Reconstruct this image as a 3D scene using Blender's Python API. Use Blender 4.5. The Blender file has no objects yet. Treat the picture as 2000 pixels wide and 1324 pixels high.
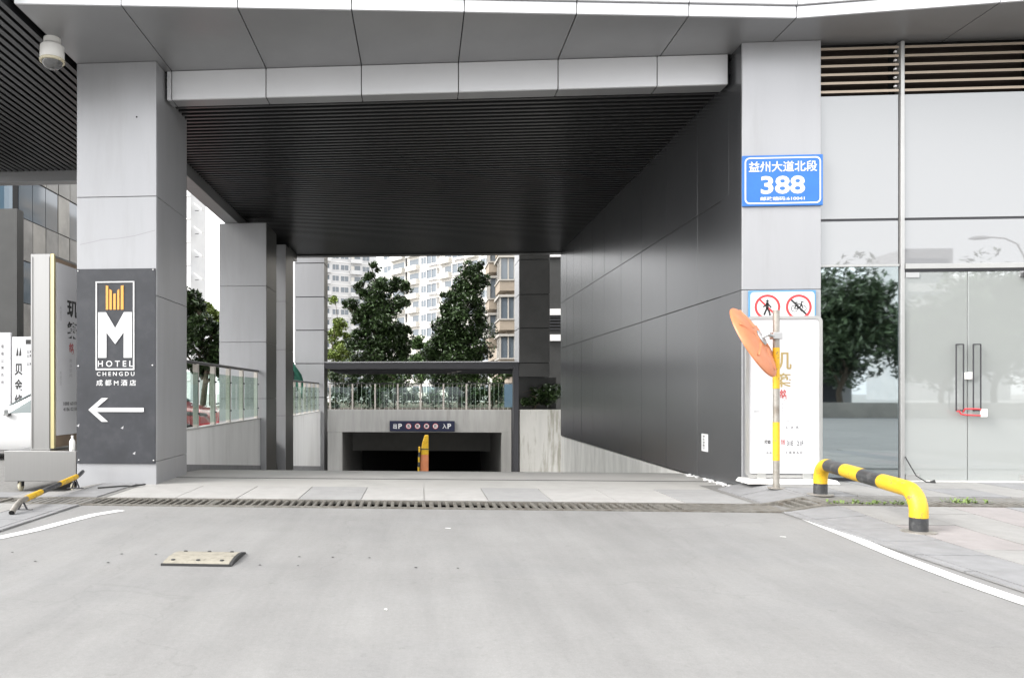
import bpy, math, random
from mathutils import Vector, Matrix
S = bpy.context.scene
C = S.collection
R = math.radians
random.seed(7)

# ------------------------------------------------------------------ camera
FP, CX, HY, ZC = 1444.0, 720.0, 768.0, 1.2          # focal length, axis, horizon (pixels of the 2000 px photo), eye height
TH = math.atan(100.0 / FP)
cam = bpy.data.cameras.new('camera'); co = bpy.data.objects.new('camera', cam); C.objects.link(co)
cam.sensor_width = 36; cam.lens = FP / 2000 * 36
cam.shift_x = (1000 - CX) / 2000; cam.shift_y = (HY - 662) / 2000
cam.clip_end = 3000; cam.clip_start = 0.05
co.location = (0, 0, ZC); co.rotation_euler = (R(90), 0, TH)
S.camera = co
# ------------------------------------------------------------------ sky, sun, exposure
SUN_EL, SUN_AZ = 36, 246                             # degrees; azimuth clockwise from +Y
w = bpy.data.worlds.new('World'); S.world = w; w.use_nodes = True
nt = w.node_tree; nt.nodes.clear()
sky = nt.nodes.new('ShaderNodeTexSky'); sky.sky_type = 'NISHITA'; sky.sun_disc = False
sky.sun_elevation = R(SUN_EL); sky.sun_rotation = R(SUN_AZ); sky.dust_density = 4; sky.air_density = 1.5
hs = nt.nodes.new('ShaderNodeHueSaturation'); hs.inputs['Saturation'].default_value = 0.06
mx = nt.nodes.new('ShaderNodeMix'); mx.data_type = 'RGBA'; mx.inputs[0].default_value = 0.6
mx.inputs[7].default_value = (9.75, 9.8, 9.95, 1)     # even cloud cover
bg = nt.nodes.new('ShaderNodeBackground'); bg.inputs[1].default_value = 0.15
ow = nt.nodes.new('ShaderNodeOutputWorld')
nt.links.new(sky.outputs[0], hs.inputs['Color']); nt.links.new(hs.outputs[0], mx.inputs[6])
nt.links.new(mx.outputs[2], bg.inputs[0]); nt.links.new(bg.outputs[0], ow.inputs[0])
sl = bpy.data.lights.new('sun', 'SUN'); sl.energy = 1.5; sl.angle = R(24); sl.color = (1, .97, .93)
so = bpy.data.objects.new('sun', sl); C.objects.link(so)
so.rotation_euler = (R(90 - SUN_EL), 0, R(180 - SUN_AZ))
so.location = (0, -5, 30)
S.view_settings.view_transform = 'Standard'; S.view_settings.look = 'None'
S.view_settings.exposure = 1.25; S.view_settings.gamma = 1
S.cycles.max_bounces = 10; S.cycles.glossy_bounces = 5; S.cycles.transparent_max_bounces = 12
S.cycles.use_denoising = True

# ------------------------------------------------------------------ helpers
def at(px, py, Y):
    """photo pixel -> the real point of that sight line at distance Y"""
    a = (px - CX) / FP; b = (HY - py) / FP
    s, c = math.sin(TH), math.cos(TH)
    k = Y / (c + s * a)
    return Vector(((-s + c * a) * k, Y, ZC + b * k))

MATS = {}
def mat(name, col, rough=.6, metal=0., noise=0., nscale=4., bump=0., bscale=40., spec=.5, coat=0., stretch=None, dirt=None, dscale=1.2, rvar=0., dpos=(.50, .72)):
    m = bpy.data.materials.new(name); m.use_nodes = True
    t = m.node_tree; b = t.nodes['Principled BSDF']
    b.inputs['Base Color'].default_value = (*col, 1); b.inputs['Roughness'].default_value = rough
    b.inputs['Metallic'].default_value = metal; b.inputs['Specular IOR Level'].default_value = spec
    b.inputs['Coat Weight'].default_value = coat; b.inputs['Coat Roughness'].default_value = .05
    vec = None
    if noise or bump or dirt or rvar:
        g = t.nodes.new('ShaderNodeNewGeometry'); vec = g.outputs['Position']
        if stretch:
            mp = t.nodes.new('ShaderNodeMapping'); mp.inputs['Scale'].default_value = stretch
            t.links.new(vec, mp.inputs[0]); vec = mp.outputs[0]
    cur = None
    if noise:
        n = t.nodes.new('ShaderNodeTexNoise'); n.inputs['Scale'].default_value = nscale; n.inputs['Detail'].default_value = 6
        n.inputs['Roughness'].default_value = .65
        t.links.new(vec, n.inputs['Vector'])
        r = t.nodes.new('ShaderNodeValToRGB'); r.color_ramp.elements[0].position = .3; r.color_ramp.elements[1].position = .7
        r.color_ramp.elements[0].color = (*[c * (1 - noise) for c in col], 1)
        r.color_ramp.elements[1].color = (*[min(1, c * (1 + noise)) for c in col], 1)
        t.links.new(n.outputs[0], r.inputs[0]); cur = r.outputs[0]
    if dirt:
        n = t.nodes.new('ShaderNodeTexNoise'); n.inputs['Scale'].default_value = dscale; n.inputs['Detail'].default_value = 8
        n.inputs['Roughness'].default_value = .7
        t.links.new(vec, n.inputs['Vector'])
        r = t.nodes.new('ShaderNodeValToRGB'); r.color_ramp.elements[0].position, r.color_ramp.elements[1].position = dpos
        r.color_ramp.elements[0].color = (0, 0, 0, 1); r.color_ramp.elements[1].color = (.75, .75, .75, 1)
        t.links.new(n.outputs[0], r.inputs[0])
        x = t.nodes.new('ShaderNodeMix'); x.data_type = 'RGBA'; x.inputs[7].default_value = (*dirt, 1); x.inputs[6].default_value = (*col, 1)
        t.links.new(r.outputs[0], x.inputs[0])
        if cur: t.links.new(cur, x.inputs[6])
        cur = x.outputs[2]
    if cur: t.links.new(cur, b.inputs['Base Color'])
    if rvar:
        n = t.nodes.new('ShaderNodeTexNoise'); n.inputs['Scale'].default_value = 1.7; n.inputs['Detail'].default_value = 5
        t.links.new(vec, n.inputs['Vector'])
        mr = t.nodes.new('ShaderNodeMapRange'); mr.inputs[1].default_value = .3; mr.inputs[2].default_value = .7
        mr.inputs[3].default_value = max(.02, rough - rvar); mr.inputs[4].default_value = rough + rvar
        t.links.new(n.outputs[0], mr.inputs[0]); t.links.new(mr.outputs[0], b.inputs['Roughness'])
    if bump:
        n = t.nodes.new('ShaderNodeTexNoise'); n.inputs['Scale'].default_value = bscale; n.inputs['Detail'].default_value = 4
        t.links.new(vec, n.inputs['Vector'])
        bp = t.nodes.new('ShaderNodeBump'); bp.inputs['Strength'].default_value = bump; bp.inputs['Distance'].default_value = .01
        t.links.new(n.outputs[0], bp.inputs['Height']); t.links.new(bp.outputs[0], b.inputs['Normal'])
    MATS[name] = m
    return m
def glass(name, tint, refl, rough=.02, ior=1.5):
    """coated architectural glass: part clear, part mirror"""
    m = bpy.data.materials.new(name); m.use_nodes = True; t = m.node_tree; t.nodes.clear()
    o = t.nodes.new('ShaderNodeOutputMaterial'); x = t.nodes.new('ShaderNodeMixShader')
    tr = t.nodes.new('ShaderNodeBsdfTransparent'); tr.inputs[0].default_value = (*tint, 1)
    gl = t.nodes.new('ShaderNodeBsdfGlossy'); gl.inputs['Roughness'].default_value = rough
    gl.inputs[0].default_value = (.80, .90, .93, 1)
    fr = t.nodes.new('ShaderNodeFresnel'); fr.inputs[0].default_value = ior
    mr = t.nodes.new('ShaderNodeMapRange'); mr.inputs[3].default_value = refl; mr.inputs[4].default_value = 1
    g = t.nodes.new('ShaderNodeNewGeometry'); iv = t.nodes.new('ShaderNodeMath'); iv.operation = 'SUBTRACT'; iv.inputs[0].default_value = 1
    mu = t.nodes.new('ShaderNodeMath'); mu.operation = 'MULTIPLY'                       # mirror on the outer faces only, not inside the sheet
    t.links.new(g.outputs['Backfacing'], iv.inputs[1]); t.links.new(fr.outputs[0], mr.inputs[0])
    t.links.new(mr.outputs[0], mu.inputs[0]); t.links.new(iv.outputs[0], mu.inputs[1]); t.links.new(mu.outputs[0], x.inputs[0])
    t.links.new(tr.outputs[0], x.inputs[1]); t.links.new(gl.outputs[0], x.inputs[2]); t.links.new(x.outputs[0], o.inputs[0])
    MATS[name] = m
    return m

WP = {}                                              # world position of every object that parents others
class MB:
    def __init__(s): s.v = []; s.f = []
    def add(s, vs, fs):
        n = len(s.v); s.v += [tuple(v) for v in vs]; s.f += [tuple(i + n for i in f) for f in fs]; return s
    def box(s, x0, x1, y0, y1, z0, z1):
        return s.hexa([(x0, y0, z0), (x1, y0, z0), (x1, y1, z0), (x0, y1, z0), (x0, y0, z1), (x1, y0, z1), (x1, y1, z1), (x0, y1, z1)])
    def hexa(s, p):
        return s.add(p, [(0, 3, 2, 1), (4, 5, 6, 7), (0, 1, 5, 4), (1, 2, 6, 5), (2, 3, 7, 6), (3, 0, 4, 7)])
    def obox(s, o, u, v, n, a0, a1, b0, b1, c0, c1):
        o, u, v, n = Vector(o), Vector(u), Vector(v), Vector(n)
        P = lambda a, b, c: o + u * a + v * b + n * c
        return s.hexa([P(a0, b0, c0), P(a1, b0, c0), P(a1, b1, c0), P(a0, b1, c0), P(a0, b0, c1), P(a1, b0, c1), P(a1, b1, c1), P(a0, b1, c1)])
    def prism(s, pts, d):
        """polygon pts swept by vector d"""
        n = len(pts); d = Vector(d); a = [Vector(p) for p in pts]; b = [p + d for p in a]
        return s.add(a + b, [tuple(range(n))[::-1], tuple(range(n, 2 * n))] + [(i, (i + 1) % n, n + (i + 1) % n, n + i) for i in range(n)])
    def tube(s, pts, r, n=10, cap=True):
        pts = [Vector(p) for p in pts]; rs = r if isinstance(r, (list, tuple)) else [r] * len(pts)
        rings = []; up = None
        for i, p in enumerate(pts):
            d = (pts[min(i + 1, len(pts) - 1)] - pts[max(i - 1, 0)]).normalized()
            if up is None:
                up = Vector((0, 0, 1)) if abs(d.z) < .9 else Vector((1, 0, 0))
            a = d.cross(up)
            a = a.normalized() if a.length > 1e-4 else Vector((1, 0, 0))
            b = a.cross(d).normalized(); up = b
            rings.append([p + (a * math.cos(6.28318 * k / n) + b * math.sin(6.28318 * k / n)) * rs[i] for k in range(n)])
        vs = [q for g in rings for q in g]; fs = []
        for i in range(len(pts) - 1):
            for k in range(n):
                fs.append((i * n + k, i * n + (k + 1) % n, (i + 1) * n + (k + 1) % n, (i + 1) * n + k))
        if cap: fs += [tuple(range(n))[::-1], tuple(range((len(pts) - 1) * n, len(pts) * n))]
        return s.add(vs, fs)
    def lathe(s, prof, o=(0, 0, 0), ax=(0, 0, 1), n=20):
        """profile of (radius, height) round an axis"""
        o, ax = Vector(o), Vector(ax).normalized()
        a = ax.orthogonal().normalized(); b = ax.cross(a)
        vs = []; fs = []
        for r, h in prof:
            for k in range(n):
                vs.append(o + ax * h + (a * math.cos(6.28318 * k / n) + b * math.sin(6.28318 * k / n)) * r)
        for i in range(len(prof) - 1):
            for k in range(n):
                fs.append((i * n + k, i * n + (k + 1) % n, (i + 1) * n + (k + 1) % n, (i + 1) * n + k))
        if prof[0][0] > 1e-4: fs.append(tuple(range(n))[::-1])
        if prof[-1][0] > 1e-4: fs.append(tuple(range((len(prof) - 1) * n, len(prof) * n)))
        return s.add(vs, fs)
    def build(s, name, m, parent=None, bevel=0, smooth=False, label=None, seg=2):
        lo = [min(v[i] for v in s.v) for i in range(3)]; hi = [max(v[i] for v in s.v) for i in range(3)]
        c = Vector(((lo[0] + hi[0]) / 2, (lo[1] + hi[1]) / 2, lo[2]))
        me = bpy.data.meshes.new(name); me.from_pydata([tuple(Vector(v) - c) for v in s.v], [], s.f); me.update()
        o = bpy.data.objects.new(name, me); C.objects.link(o)
        me.materials.append(MATS[m] if isinstance(m, str) else m)
        place(o, c, parent)
        if smooth:
            me.shade_smooth(); me.set_sharp_from_angle(angle=R(38))
        if bevel:
            b = o.modifiers.new('bevel', 'BEVEL'); b.width = bevel; b.segments = seg; b.limit_method = 'ANGLE'; b.angle_limit = R(40)
        if label: o['label'] = label
        return o
def place(o, c, parent):
    c = Vector(c); WP[o] = c
    if parent is not None:
        o.parent = parent; o.location = c - WP[parent]
    else: o.location = c
def thing(name, loc, label=None, cat=None, group=None, parent=None, kind=None):
    o = bpy.data.objects.new(name, None); C.objects.link(o); o.empty_display_size = .2
    place(o, loc, parent); return tag(o, label, cat, group, kind)
def tag(o, label=None, cat=None, group=None, kind=None):
    if label: o['label'] = label
    if cat: o['category'] = cat
    if group: o['group'] = group
    if kind: o['kind'] = kind
    return o
def box(name, m, parent, x0, x1, y0, y1, z0, z1, **k): return MB().box(x0, x1, y0, y1, z0, z1).build(name, m, parent, **k)
def copy_tree(o, parent=None):
    c = o.copy(); C.objects.link(c); c.parent = parent; WP[c] = WP[o].copy()
    for ch in list(o.children): copy_tree(ch, c)
    return c
def lettering(txt, m, parent, o, u, v, w_, h_, depth=.004, bold=0., name='lettering', cent=False):
    """writing fitted into the rectangle at o (lower left corner), w_ along u, h_ along v"""
    cu = bpy.data.curves.new('t', 'FONT'); cu.body = txt; cu.size = 1; cu.extrude = 0; cu.offset = bold; cu.resolution_u = 3
    t = bpy.data.objects.new('t', cu); C.objects.link(t)
    dg = bpy.context.evaluated_depsgraph_get(); dg.update()
    me = bpy.data.meshes.new_from_object(t.evaluated_get(dg))
    vs = [x.co.copy() for x in me.vertices]; fs = [tuple(p.vertices) for p in me.polygons]
    bpy.data.objects.remove(t); bpy.data.curves.remove(cu); bpy.data.meshes.remove(me)
    x0 = min(q.x for q in vs); x1 = max(q.x for q in vs); y0 = min(q.y for q in vs); y1 = max(q.y for q in vs)
    o, u, v = Vector(o), Vector(u).normalized(), Vector(v).normalized(); n = u.cross(v)
    q = [o + u * ((p.x - x0) / (x1 - x0) * w_) + v * ((p.y - y0) / (y1 - y0) * h_) + n * depth for p in vs]
    mb = MB(); mb.add(q, fs)
    return mb.build(name, m, parent)
UX, UZ, UY = Vector((1, 0, 0)), Vector((0, 0, 1)), Vector((0, 1, 0))

# ------------------------------------------------------------------ materials
mat('alu_white', (.70, .705, .72), .38, .2, noise=.03, nscale=.9, rvar=.03)
mat('alu', (.375, .378, .39), .36, .3, noise=.03, nscale=.9, rvar=.03, bump=.10, bscale=1.3, dirt=(.325, .325, .33), dscale=1.0, stretch=(2.5, 2.5, .35))
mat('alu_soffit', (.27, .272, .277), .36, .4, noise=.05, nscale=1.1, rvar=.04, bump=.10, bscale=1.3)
mat('joint', (.012, .012, .013), .8)
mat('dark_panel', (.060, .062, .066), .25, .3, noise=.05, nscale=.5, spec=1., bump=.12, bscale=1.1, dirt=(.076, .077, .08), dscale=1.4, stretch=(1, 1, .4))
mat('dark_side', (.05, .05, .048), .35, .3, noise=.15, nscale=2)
mat('slat', (.026, .027, .028), .3, .3)
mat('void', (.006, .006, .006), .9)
mat('concrete', (.52, .515, .50), .85, noise=.12, nscale=2.2, bump=.15, bscale=25, dirt=(.30, .29, .27), dscale=1.5)
mat('drip_wall', (.46, .45, .42), .85, noise=.12, nscale=2, bump=.2, bscale=20, dirt=(.17, .16, .12), dscale=2.0, stretch=(1.6, 1.6, .16), dpos=(.50, .62))
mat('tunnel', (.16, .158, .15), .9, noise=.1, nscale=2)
mat('stained_grey', (.36, .355, .34), .85, noise=.12, nscale=2, bump=.2, bscale=20, dirt=(.20, .195, .17), dscale=1.3, stretch=(1.8, 1.8, .2), dpos=(.56, .74))
mat('stained_concrete', (.66, .65, .62), .85, noise=.15, nscale=3, bump=.2, bscale=20, dirt=(.46, .45, .42), dscale=1.1, stretch=(1.3, 1.3, .3))
mat('forecourt', (.36, .352, .335), .8, noise=.14, nscale=1.6, bump=.2, bscale=60, dirt=(.28, .27, .255), dscale=.8)
mat('asphalt', (.220, .217, .212), .78, noise=.10, nscale=120, bump=.25, bscale=220, dirt=(.195, .195, .195), dscale=.55)
def asphalt():
    m = MATS['asphalt']; t = m.node_tree; b = t.nodes['Principled BSDF']
    src = b.inputs['Base Color'].links[0].from_socket
    g = t.nodes.new('ShaderNodeNewGeometry')
    def noise(scale, st, lo, hi, a, c):
        mp = t.nodes.new('ShaderNodeMapping'); mp.inputs['Scale'].default_value = st; t.links.new(g.outputs['Position'], mp.inputs[0])
        n = t.nodes.new('ShaderNodeTexNoise'); n.inputs['Scale'].default_value = scale; n.inputs['Detail'].default_value = 9; n.inputs['Roughness'].default_value = .7
        t.links.new(mp.outputs[0], n.inputs['Vector'])
        r_ = t.nodes.new('ShaderNodeMapRange'); r_.inputs[1].default_value = lo; r_.inputs[2].default_value = hi; r_.inputs[3].default_value = a; r_.inputs[4].default_value = c
        t.links.new(n.outputs[0], r_.inputs[0]); return r_.outputs[0]
    def mul(x, y):
        q = t.nodes.new('ShaderNodeMath'); q.operation = 'MULTIPLY'; t.links.new(x, q.inputs[0]); t.links.new(y, q.inputs[1]); return q.outputs[0]
    f = mul(noise(.45, (1, 1, 1), .35, .65, .88, 1.08), noise(1.6, (2.2, .22, 1), .35, .70, 1.05, .89))      # patches, tyre wear along the drive
    f = mul(f, noise(9, (1, 1, 1), .60, .72, 1.0, .80)); f = mul(f, noise(34, (1, 1, 1), .3, .7, .93, 1.07))    # oil spots, aggregate
    v = t.nodes.new('ShaderNodeTexVoronoi'); v.feature = 'DISTANCE_TO_EDGE'; v.inputs['Scale'].default_value = .33
    mp = t.nodes.new('ShaderNodeMapping'); t.links.new(g.outputs['Position'], mp.inputs[0])
    nz = t.nodes.new('ShaderNodeTexNoise'); nz.inputs['Scale'].default_value = 1.4; nz.inputs['Detail'].default_value = 6; t.links.new(g.outputs['Position'], nz.inputs['Vector'])
    ad = t.nodes.new('ShaderNodeVectorMath'); ad.operation = 'MULTIPLY_ADD'; ad.inputs[1].default_value = (.9, .9, 0); t.links.new(nz.outputs['Color'], ad.inputs[0]); t.links.new(mp.outputs[0], ad.inputs[2])
    t.links.new(ad.outputs[0], v.inputs['Vector'])
    ck = t.nodes.new('ShaderNodeMapRange'); ck.inputs[1].default_value = 0; ck.inputs[2].default_value = .0035; ck.inputs[3].default_value = .91; ck.inputs[4].default_value = 1
    t.links.new(v.outputs['Distance'], ck.inputs[0]); f = mul(f, ck.outputs[0])
    x = t.nodes.new('ShaderNodeVectorMath'); x.operation = 'SCALE'; t.links.new(src, x.inputs[0]); t.links.new(f, x.inputs['Scale'])
    t.links.new(x.outputs[0], b.inputs['Base Color'])
asphalt()
def film(name, col, fac):
    """back-painted or filmed glass: a pale sheet under a mirror-like surface"""
    m = bpy.data.materials.new(name); m.use_nodes = True; t = m.node_tree; t.nodes.clear()
    o = t.nodes.new('ShaderNodeOutputMaterial'); x = t.nodes.new('ShaderNodeMixShader')
    d = t.nodes.new('ShaderNodeBsdfDiffuse'); d.inputs[0].default_value = (*col, 1)
    g = t.nodes.new('ShaderNodeBsdfGlossy'); g.inputs['Roughness'].default_value = .015; g.inputs[0].default_value = (.9, .93, .94, 1)
    f = t.nodes.new('ShaderNodeFresnel'); f.inputs[0].default_value = 1.5
    mr = t.nodes.new('ShaderNodeMapRange'); mr.inputs[3].default_value = fac; mr.inputs[4].default_value = 1
    t.links.new(f.outputs[0], mr.inputs[0]); t.links.new(mr.outputs[0], x.inputs[0]); t.links.new(d.outputs[0], x.inputs[1]); t.links.new(g.outputs[0], x.inputs[2]); t.links.new(x.outputs[0], o.inputs[0])
    MATS[name] = m
mat('paint_white', (.80, .80, .79), .6, noise=.08, nscale=14, dirt=(.55, .55, .54), dscale=7)
mat('slab_light', (.35, .342, .33), .8, noise=.08, nscale=5, bump=.15, bscale=90, dirt=(.30, .29, .275), dscale=1.2)
mat('paint_wall', (.80, .795, .78), .75, noise=.05, nscale=1.5, dirt=(.62, .61, .59), dscale=1.1, stretch=(1.5, 1.5, .3))
mat('slab_grey', (.285, .283, .28), .8, noise=.08, nscale=5, bump=.15, bscale=90, dirt=(.25, .245, .24), dscale=1.2)
mat('paver_light', (.265, .26, .252), .8, noise=.10, nscale=7, bump=.2, bscale=90, dirt=(.22, .215, .205), dscale=1.6)
mat('paver_grey', (.222, .222, .226), .8, noise=.12, nscale=7, bump=.2, bscale=90, dirt=(.18, .18, .18), dscale=1.6)
mat('paver_pink', (.272, .252, .248), .8, noise=.10, nscale=7, bump=.2, bscale=90, dirt=(.22, .205, .20), dscale=1.6)
mat('mortar', (.18, .176, .168), .95, noise=.2, nscale=20)
mat('ground_paving', (.36, .355, .345), .85, noise=.1, nscale=1.5, dirt=(.30, .295, .28), dscale=.3)
mat('grate', (.20, .19, .17), .6, .5, noise=.35, nscale=18, dirt=(.10, .075, .05), dscale=6)
film('white_glass', (.245, .246, .25), .13)
film('door_glass', (.33, .345, .335), .16)
glass('window_glass', (.30, .42, .44), .5)
glass('rail_glass', (.82, .90, .86), .03, ior=1.4)
glass('clear_glass', (.85, .9, .9), .08)
mat('far_glass', (.10, .12, .14), .06, spec=.8)
mat('blue_glass', (.10, .16, .21), .05, spec=.9)
mat('frame_alu', (.46, .46, .45), .35, .6, noise=.05, nscale=5)
mat('frame_dark', (.05, .05, .055), .4, .4)
mat('louvre_brown', (.40, .33, .26), .4, .4, noise=.05, nscale=3)
mat('louvre_back', (.030, .020, .015), .8)
mat('louvre', (.58, .54, .49), .4, .5, noise=.05, nscale=3)
mat('steel', (.33, .326, .318), .32, .95, noise=.025, nscale=3, stretch=(20, 20, .25), rvar=.02)
mat('brass', (.62, .55, .30), .3, .9)
mat('poster', (.62, .62, .635), .35, noise=.03, nscale=3)
mat('ink', (.03, .03, .03), .7)
mat('ink_grey', (.42, .42, .43), .7)
mat('ink_gold', (.36, .27, .11), .6)
mat('ink_red', (.45, .09, .09), .6)
mat('sign_black', (.035, .037, .043), .38, noise=.25, nscale=2, dirt=(.055, .055, .06), dscale=4)
mat('sign_white', (.70, .70, .70), .45)
mat('sign_orange', (.80, .38, .08), .45)
mat('sign_blue', (.025, .155, .50), .35, noise=.08, nscale=4)
mat('sign_navy', (.012, .016, .045), .35)
mat('sign_edge_blue', (.10, .28, .50), .4)
mat('prohibit_red', (.62, .045, .05), .4)
mat('yellow', (.66, .40, .015), .48, noise=.10, nscale=6, dirt=(.16, .13, .08), dscale=20, dpos=(.575, .63), bump=.1, bscale=60)
mat('black_paint', (.035, .036, .038), .4, noise=.3, nscale=9, dirt=(.14, .14, .14), dscale=12)
mat('galv', (.33, .31, .28), .5, .5, noise=.2, nscale=12, dirt=(.20, .16, .12), dscale=8)
mat('orange', (.58, .20, .085), .45, noise=.08, nscale=5, dirt=(.58, .27, .15), dscale=4)
mat('mirror', (.9, .9, .9), .02, 1.)
mat('bracket', (.52, .52, .52), .35, .8)
mat('rubber', (.03, .03, .03), .75)
mat('worn_plate', (.27, .25, .205), .75, noise=.12, nscale=18, dirt=(.12, .11, .085), dscale=11, bump=.4, bscale=40)
mat('white_plastic', (.78, .77, .74), .35)
mat('dome_glass', (.10, .10, .10), .05, spec=.9)
mat('red_cable', (.60, .05, .06), .4)
mat('caster', (.62, .57, .42), .5)
mat('car_white', (.74, .74, .74), .25, .0, coat=1.)
mat('car_red', (.33, .03, .035), .28, .0, coat=1.)
mat('car_glass', (.10, .13, .13), .04, spec=.8)
mat('bark', (.09, .07, .05), .9, noise=.3, nscale=12, bump=.5, bscale=30)
mat('green_tarp', (.015, .12, .08), .6, noise=.15, nscale=8)
mat('stone', (.17, .165, .155), .4, noise=.3, nscale=.9, dirt=(.09, .09, .09), dscale=.8)
mat('stone_light', (.23, .22, .20), .4, noise=.25, nscale=.9, dirt=(.12, .12, .115), dscale=.8)
mat('apt_bay', (.33, .31, .28), .7)
mat('apt_white', (.56, .54, .50), .8, noise=.06, nscale=.4, dirt=(.42, .40, .37), dscale=.25)
mat('apt_grey', (.47, .47, .47), .8, noise=.06, nscale=.4, dirt=(.40, .41, .43), dscale=.3)
mat('apt_beige', (.27, .225, .175), .8, noise=.07, nscale=.7, dirt=(.21, .175, .14), dscale=.4)
mat('apt_trim', (.60, .59, .58), .7)
mat('tile_brown', (.26, .19, .13), .7, noise=.2, nscale=2)
mat('yellow_cloth', (.62, .48, .05), .7)
mat('weed', (.13, .19, .05), .6, noise=.3, nscale=9)
mat('dirt_bed', (.09, .075, .055), .95, noise=.3, nscale=5)
mat('roof_tile', (.14, .15, .16), .7)
def leafmat(name, col, var=.6, rough=.3):
    m = mat(name, col, rough, spec=.55)
    t = m.node_tree; b = t.nodes['Principled BSDF']
    oi = t.nodes.new('ShaderNodeNewGeometry')
    r = t.nodes.new('ShaderNodeValToRGB')
    r.color_ramp.elements[0].color = (*[c * (1 - var) for c in col], 1); r.color_ramp.elements[1].color = (*[c * (1 + var) for c in col], 1)
    t.links.new(oi.outputs['Random Per Island'], r.inputs[0]); t.links.new(r.outputs[0], b.inputs['Base Color'])
    b.inputs['Transmission Weight'].default_value = 0
    return m
leafmat('leaf_dark', (.040, .068, .024), .75); leafmat('leaf_mid', (.055, .095, .028)); leafmat('leaf_bright', (.19, .25, .06), .45)
leafmat('leaf_street', (.085, .125, .065), .5)
leafmat('leaf_pale', (.13, .21, .08), .5)

# ------------------------------------------------------------------ ground levels
XL, XR = -3.47, 4.02                                 # inner face of the left columns, passage wall
YF = 9.54                                            # facade plane
def sm(t): t = max(0, min(1, t)); return t * t * (3 - 2 * t)
def ramp_z(y):
    if y < 10.6: return 0
    if y < 13.0: return -.15 / (2 * 2.4) * (y - 10.6) ** 2
    return -.18 - .15 * (y - 13.0)
def gz(x, y):
    if -3.62 <= x <= XR + .02 and y > 8: return ramp_z(y)
    if x < -3.62: return -.13 * sm((-4.25 - x) / .55) * sm((y - 7.6) / 1.4)
    if x > 3.6: return .10 * sm((x - 3.6) / .5) * sm((y - 5.5) / 3.5)
    return 0
def sheet(name, m, xs, ys, zf, dz=0, parent=None):
    vs = [(x, y, zf(x, y) + dz) for y in ys for x in xs]; n = len(xs)
    fs = [(j * n + i, j * n + i + 1, (j + 1) * n + i + 1, (j + 1) * n + i) for j in range(len(ys) - 1) for i in range(n - 1)]
    return MB().add(vs, fs).build(name, m, parent)
def fr(a, b, st):
    n = max(1, round((b - a) / st)); return [a + (b - a) * i / n for i in range(n + 1)]
DR0, DR1 = 7.69, 8.24                                # drain channel
# far ground: one sheet with an opening for the car ramp
hx, hy = [-900, -4.9, 6.6, 900], [-900, 7.0, 62, 1200]
vs = [(x, y, -.145) for y in hy for x in hx]
fs = [(j * 4 + i, j * 4 + i + 1, j * 4 + i + 5, j * 4 + i + 4) for j in range(3) for i in range(3) if not (i == 1 and j == 1)]
tag(MB().add(vs, fs).build('ground', 'ground_paving'), kind='structure')
road = tag(sheet('road', 'asphalt', fr(-70, 70, 5), fr(-16, DR0, 2), lambda x, y: 0), kind='structure')
fc = tag(sheet('forecourt', 'forecourt', fr(-3.62, XR + .02, .5), [DR1] + fr(8.6, 14, .2) + fr(14.5, 60, 1.5), lambda x, y: ramp_z(y)), kind='structure')
pr = tag(sheet('pavement_right', 'mortar', [3.62, 3.7, 3.8, 3.9, 4.0, 4.1, 4.3, 5, 6, 7, 8, 9, 12, 20, 60], fr(3.2, DR0, .4) + fr(DR1, 9.9, .3) , gz, .004), kind='structure')
pl = tag(sheet('pavement_left', 'mortar', [-60, -20, -10, -7, -6, -5.4, -5, -4.8, -4.6, -4.4, -4.25, -4, -3.8, -3.62], fr(3.2, DR0, .4) + fr(DR1, 12, .3) + [14, 18, 24, 26.7], gz, .004), kind='structure')
rng = random.Random(3)
def paver(name, m, par, x0, x1, y0, y1, dz=.016, g=.006):
    x0 += g; x1 -= g; y0 += g; y1 -= g
    j = rng.uniform(-.002, .002)
    q = [(x0, y0), (x1, y0), (x1, y1), (x0, y1)]
    bz = [gz(a, b) for a, b in q]
    MB().hexa([(a, b, z - .03) for (a, b), z in zip(q, bz)] + [(a, b, z + dz + j) for (a, b), z in zip(q, bz)]).build(name, m, par)
# kerb stones along the driveway, then strips of slabs running away from the street
for sgn, par, far in ((1, pr, 9.5), (-1, pl, 9.5)):
    for i in range(9):
        y0 = 3.2 + i * .5
        for a, b, nm, m in ((3.625, 3.70, 'kerb_stone', 'paver_grey'), (3.70, 4.16, 'slab', 'paver_grey')):
            y1 = min(y0 + .5, DR0 - .02)
            if y1 - y0 < .1: continue
            paver(nm, m, par, *((a, b) if sgn > 0 else (-b, -a)), y0, y1)
    cols = [4.16 + .52 * i for i in range(11)]
    for i, a in enumerate(cols):
        off = (i % 2) * .4
        for k in range(7):
            y0, y1 = 3.2 - off + k * .9, 3.2 - off + (k + 1) * .9
            if y0 > DR0 - .1: continue
            y1 = min(y1, DR0 - .02)
            m = rng.choice(['paver_light'] * 4 + ['paver_pink', 'paver_grey']) if i not in (4, 8) else 'paver_grey'
            paver('slab', m, par, *((a, a + .52) if sgn > 0 else (-a - .52, -a)), y0, y1)
        for y0, y1 in ((DR1 + .02, 8.85), (8.85, 9.5)):
            if sgn < 0 and a > 6.5: continue
            m = 'paver_light' if (i + (y0 > 8.5)) % 3 else 'paver_grey'
            paver('slab', m, par, *((a, a + .52) if sgn > 0 else (-a - .52, -a)), y0, y1)
    a, b = (3.70, 4.16) if sgn > 0 else (-4.16, -3.70)
    paver('slab', 'paver_grey', par, a, b, DR1 + .02, 8.85); paver('slab', 'paver_grey', par, a, b, 8.85, 9.5)
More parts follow.
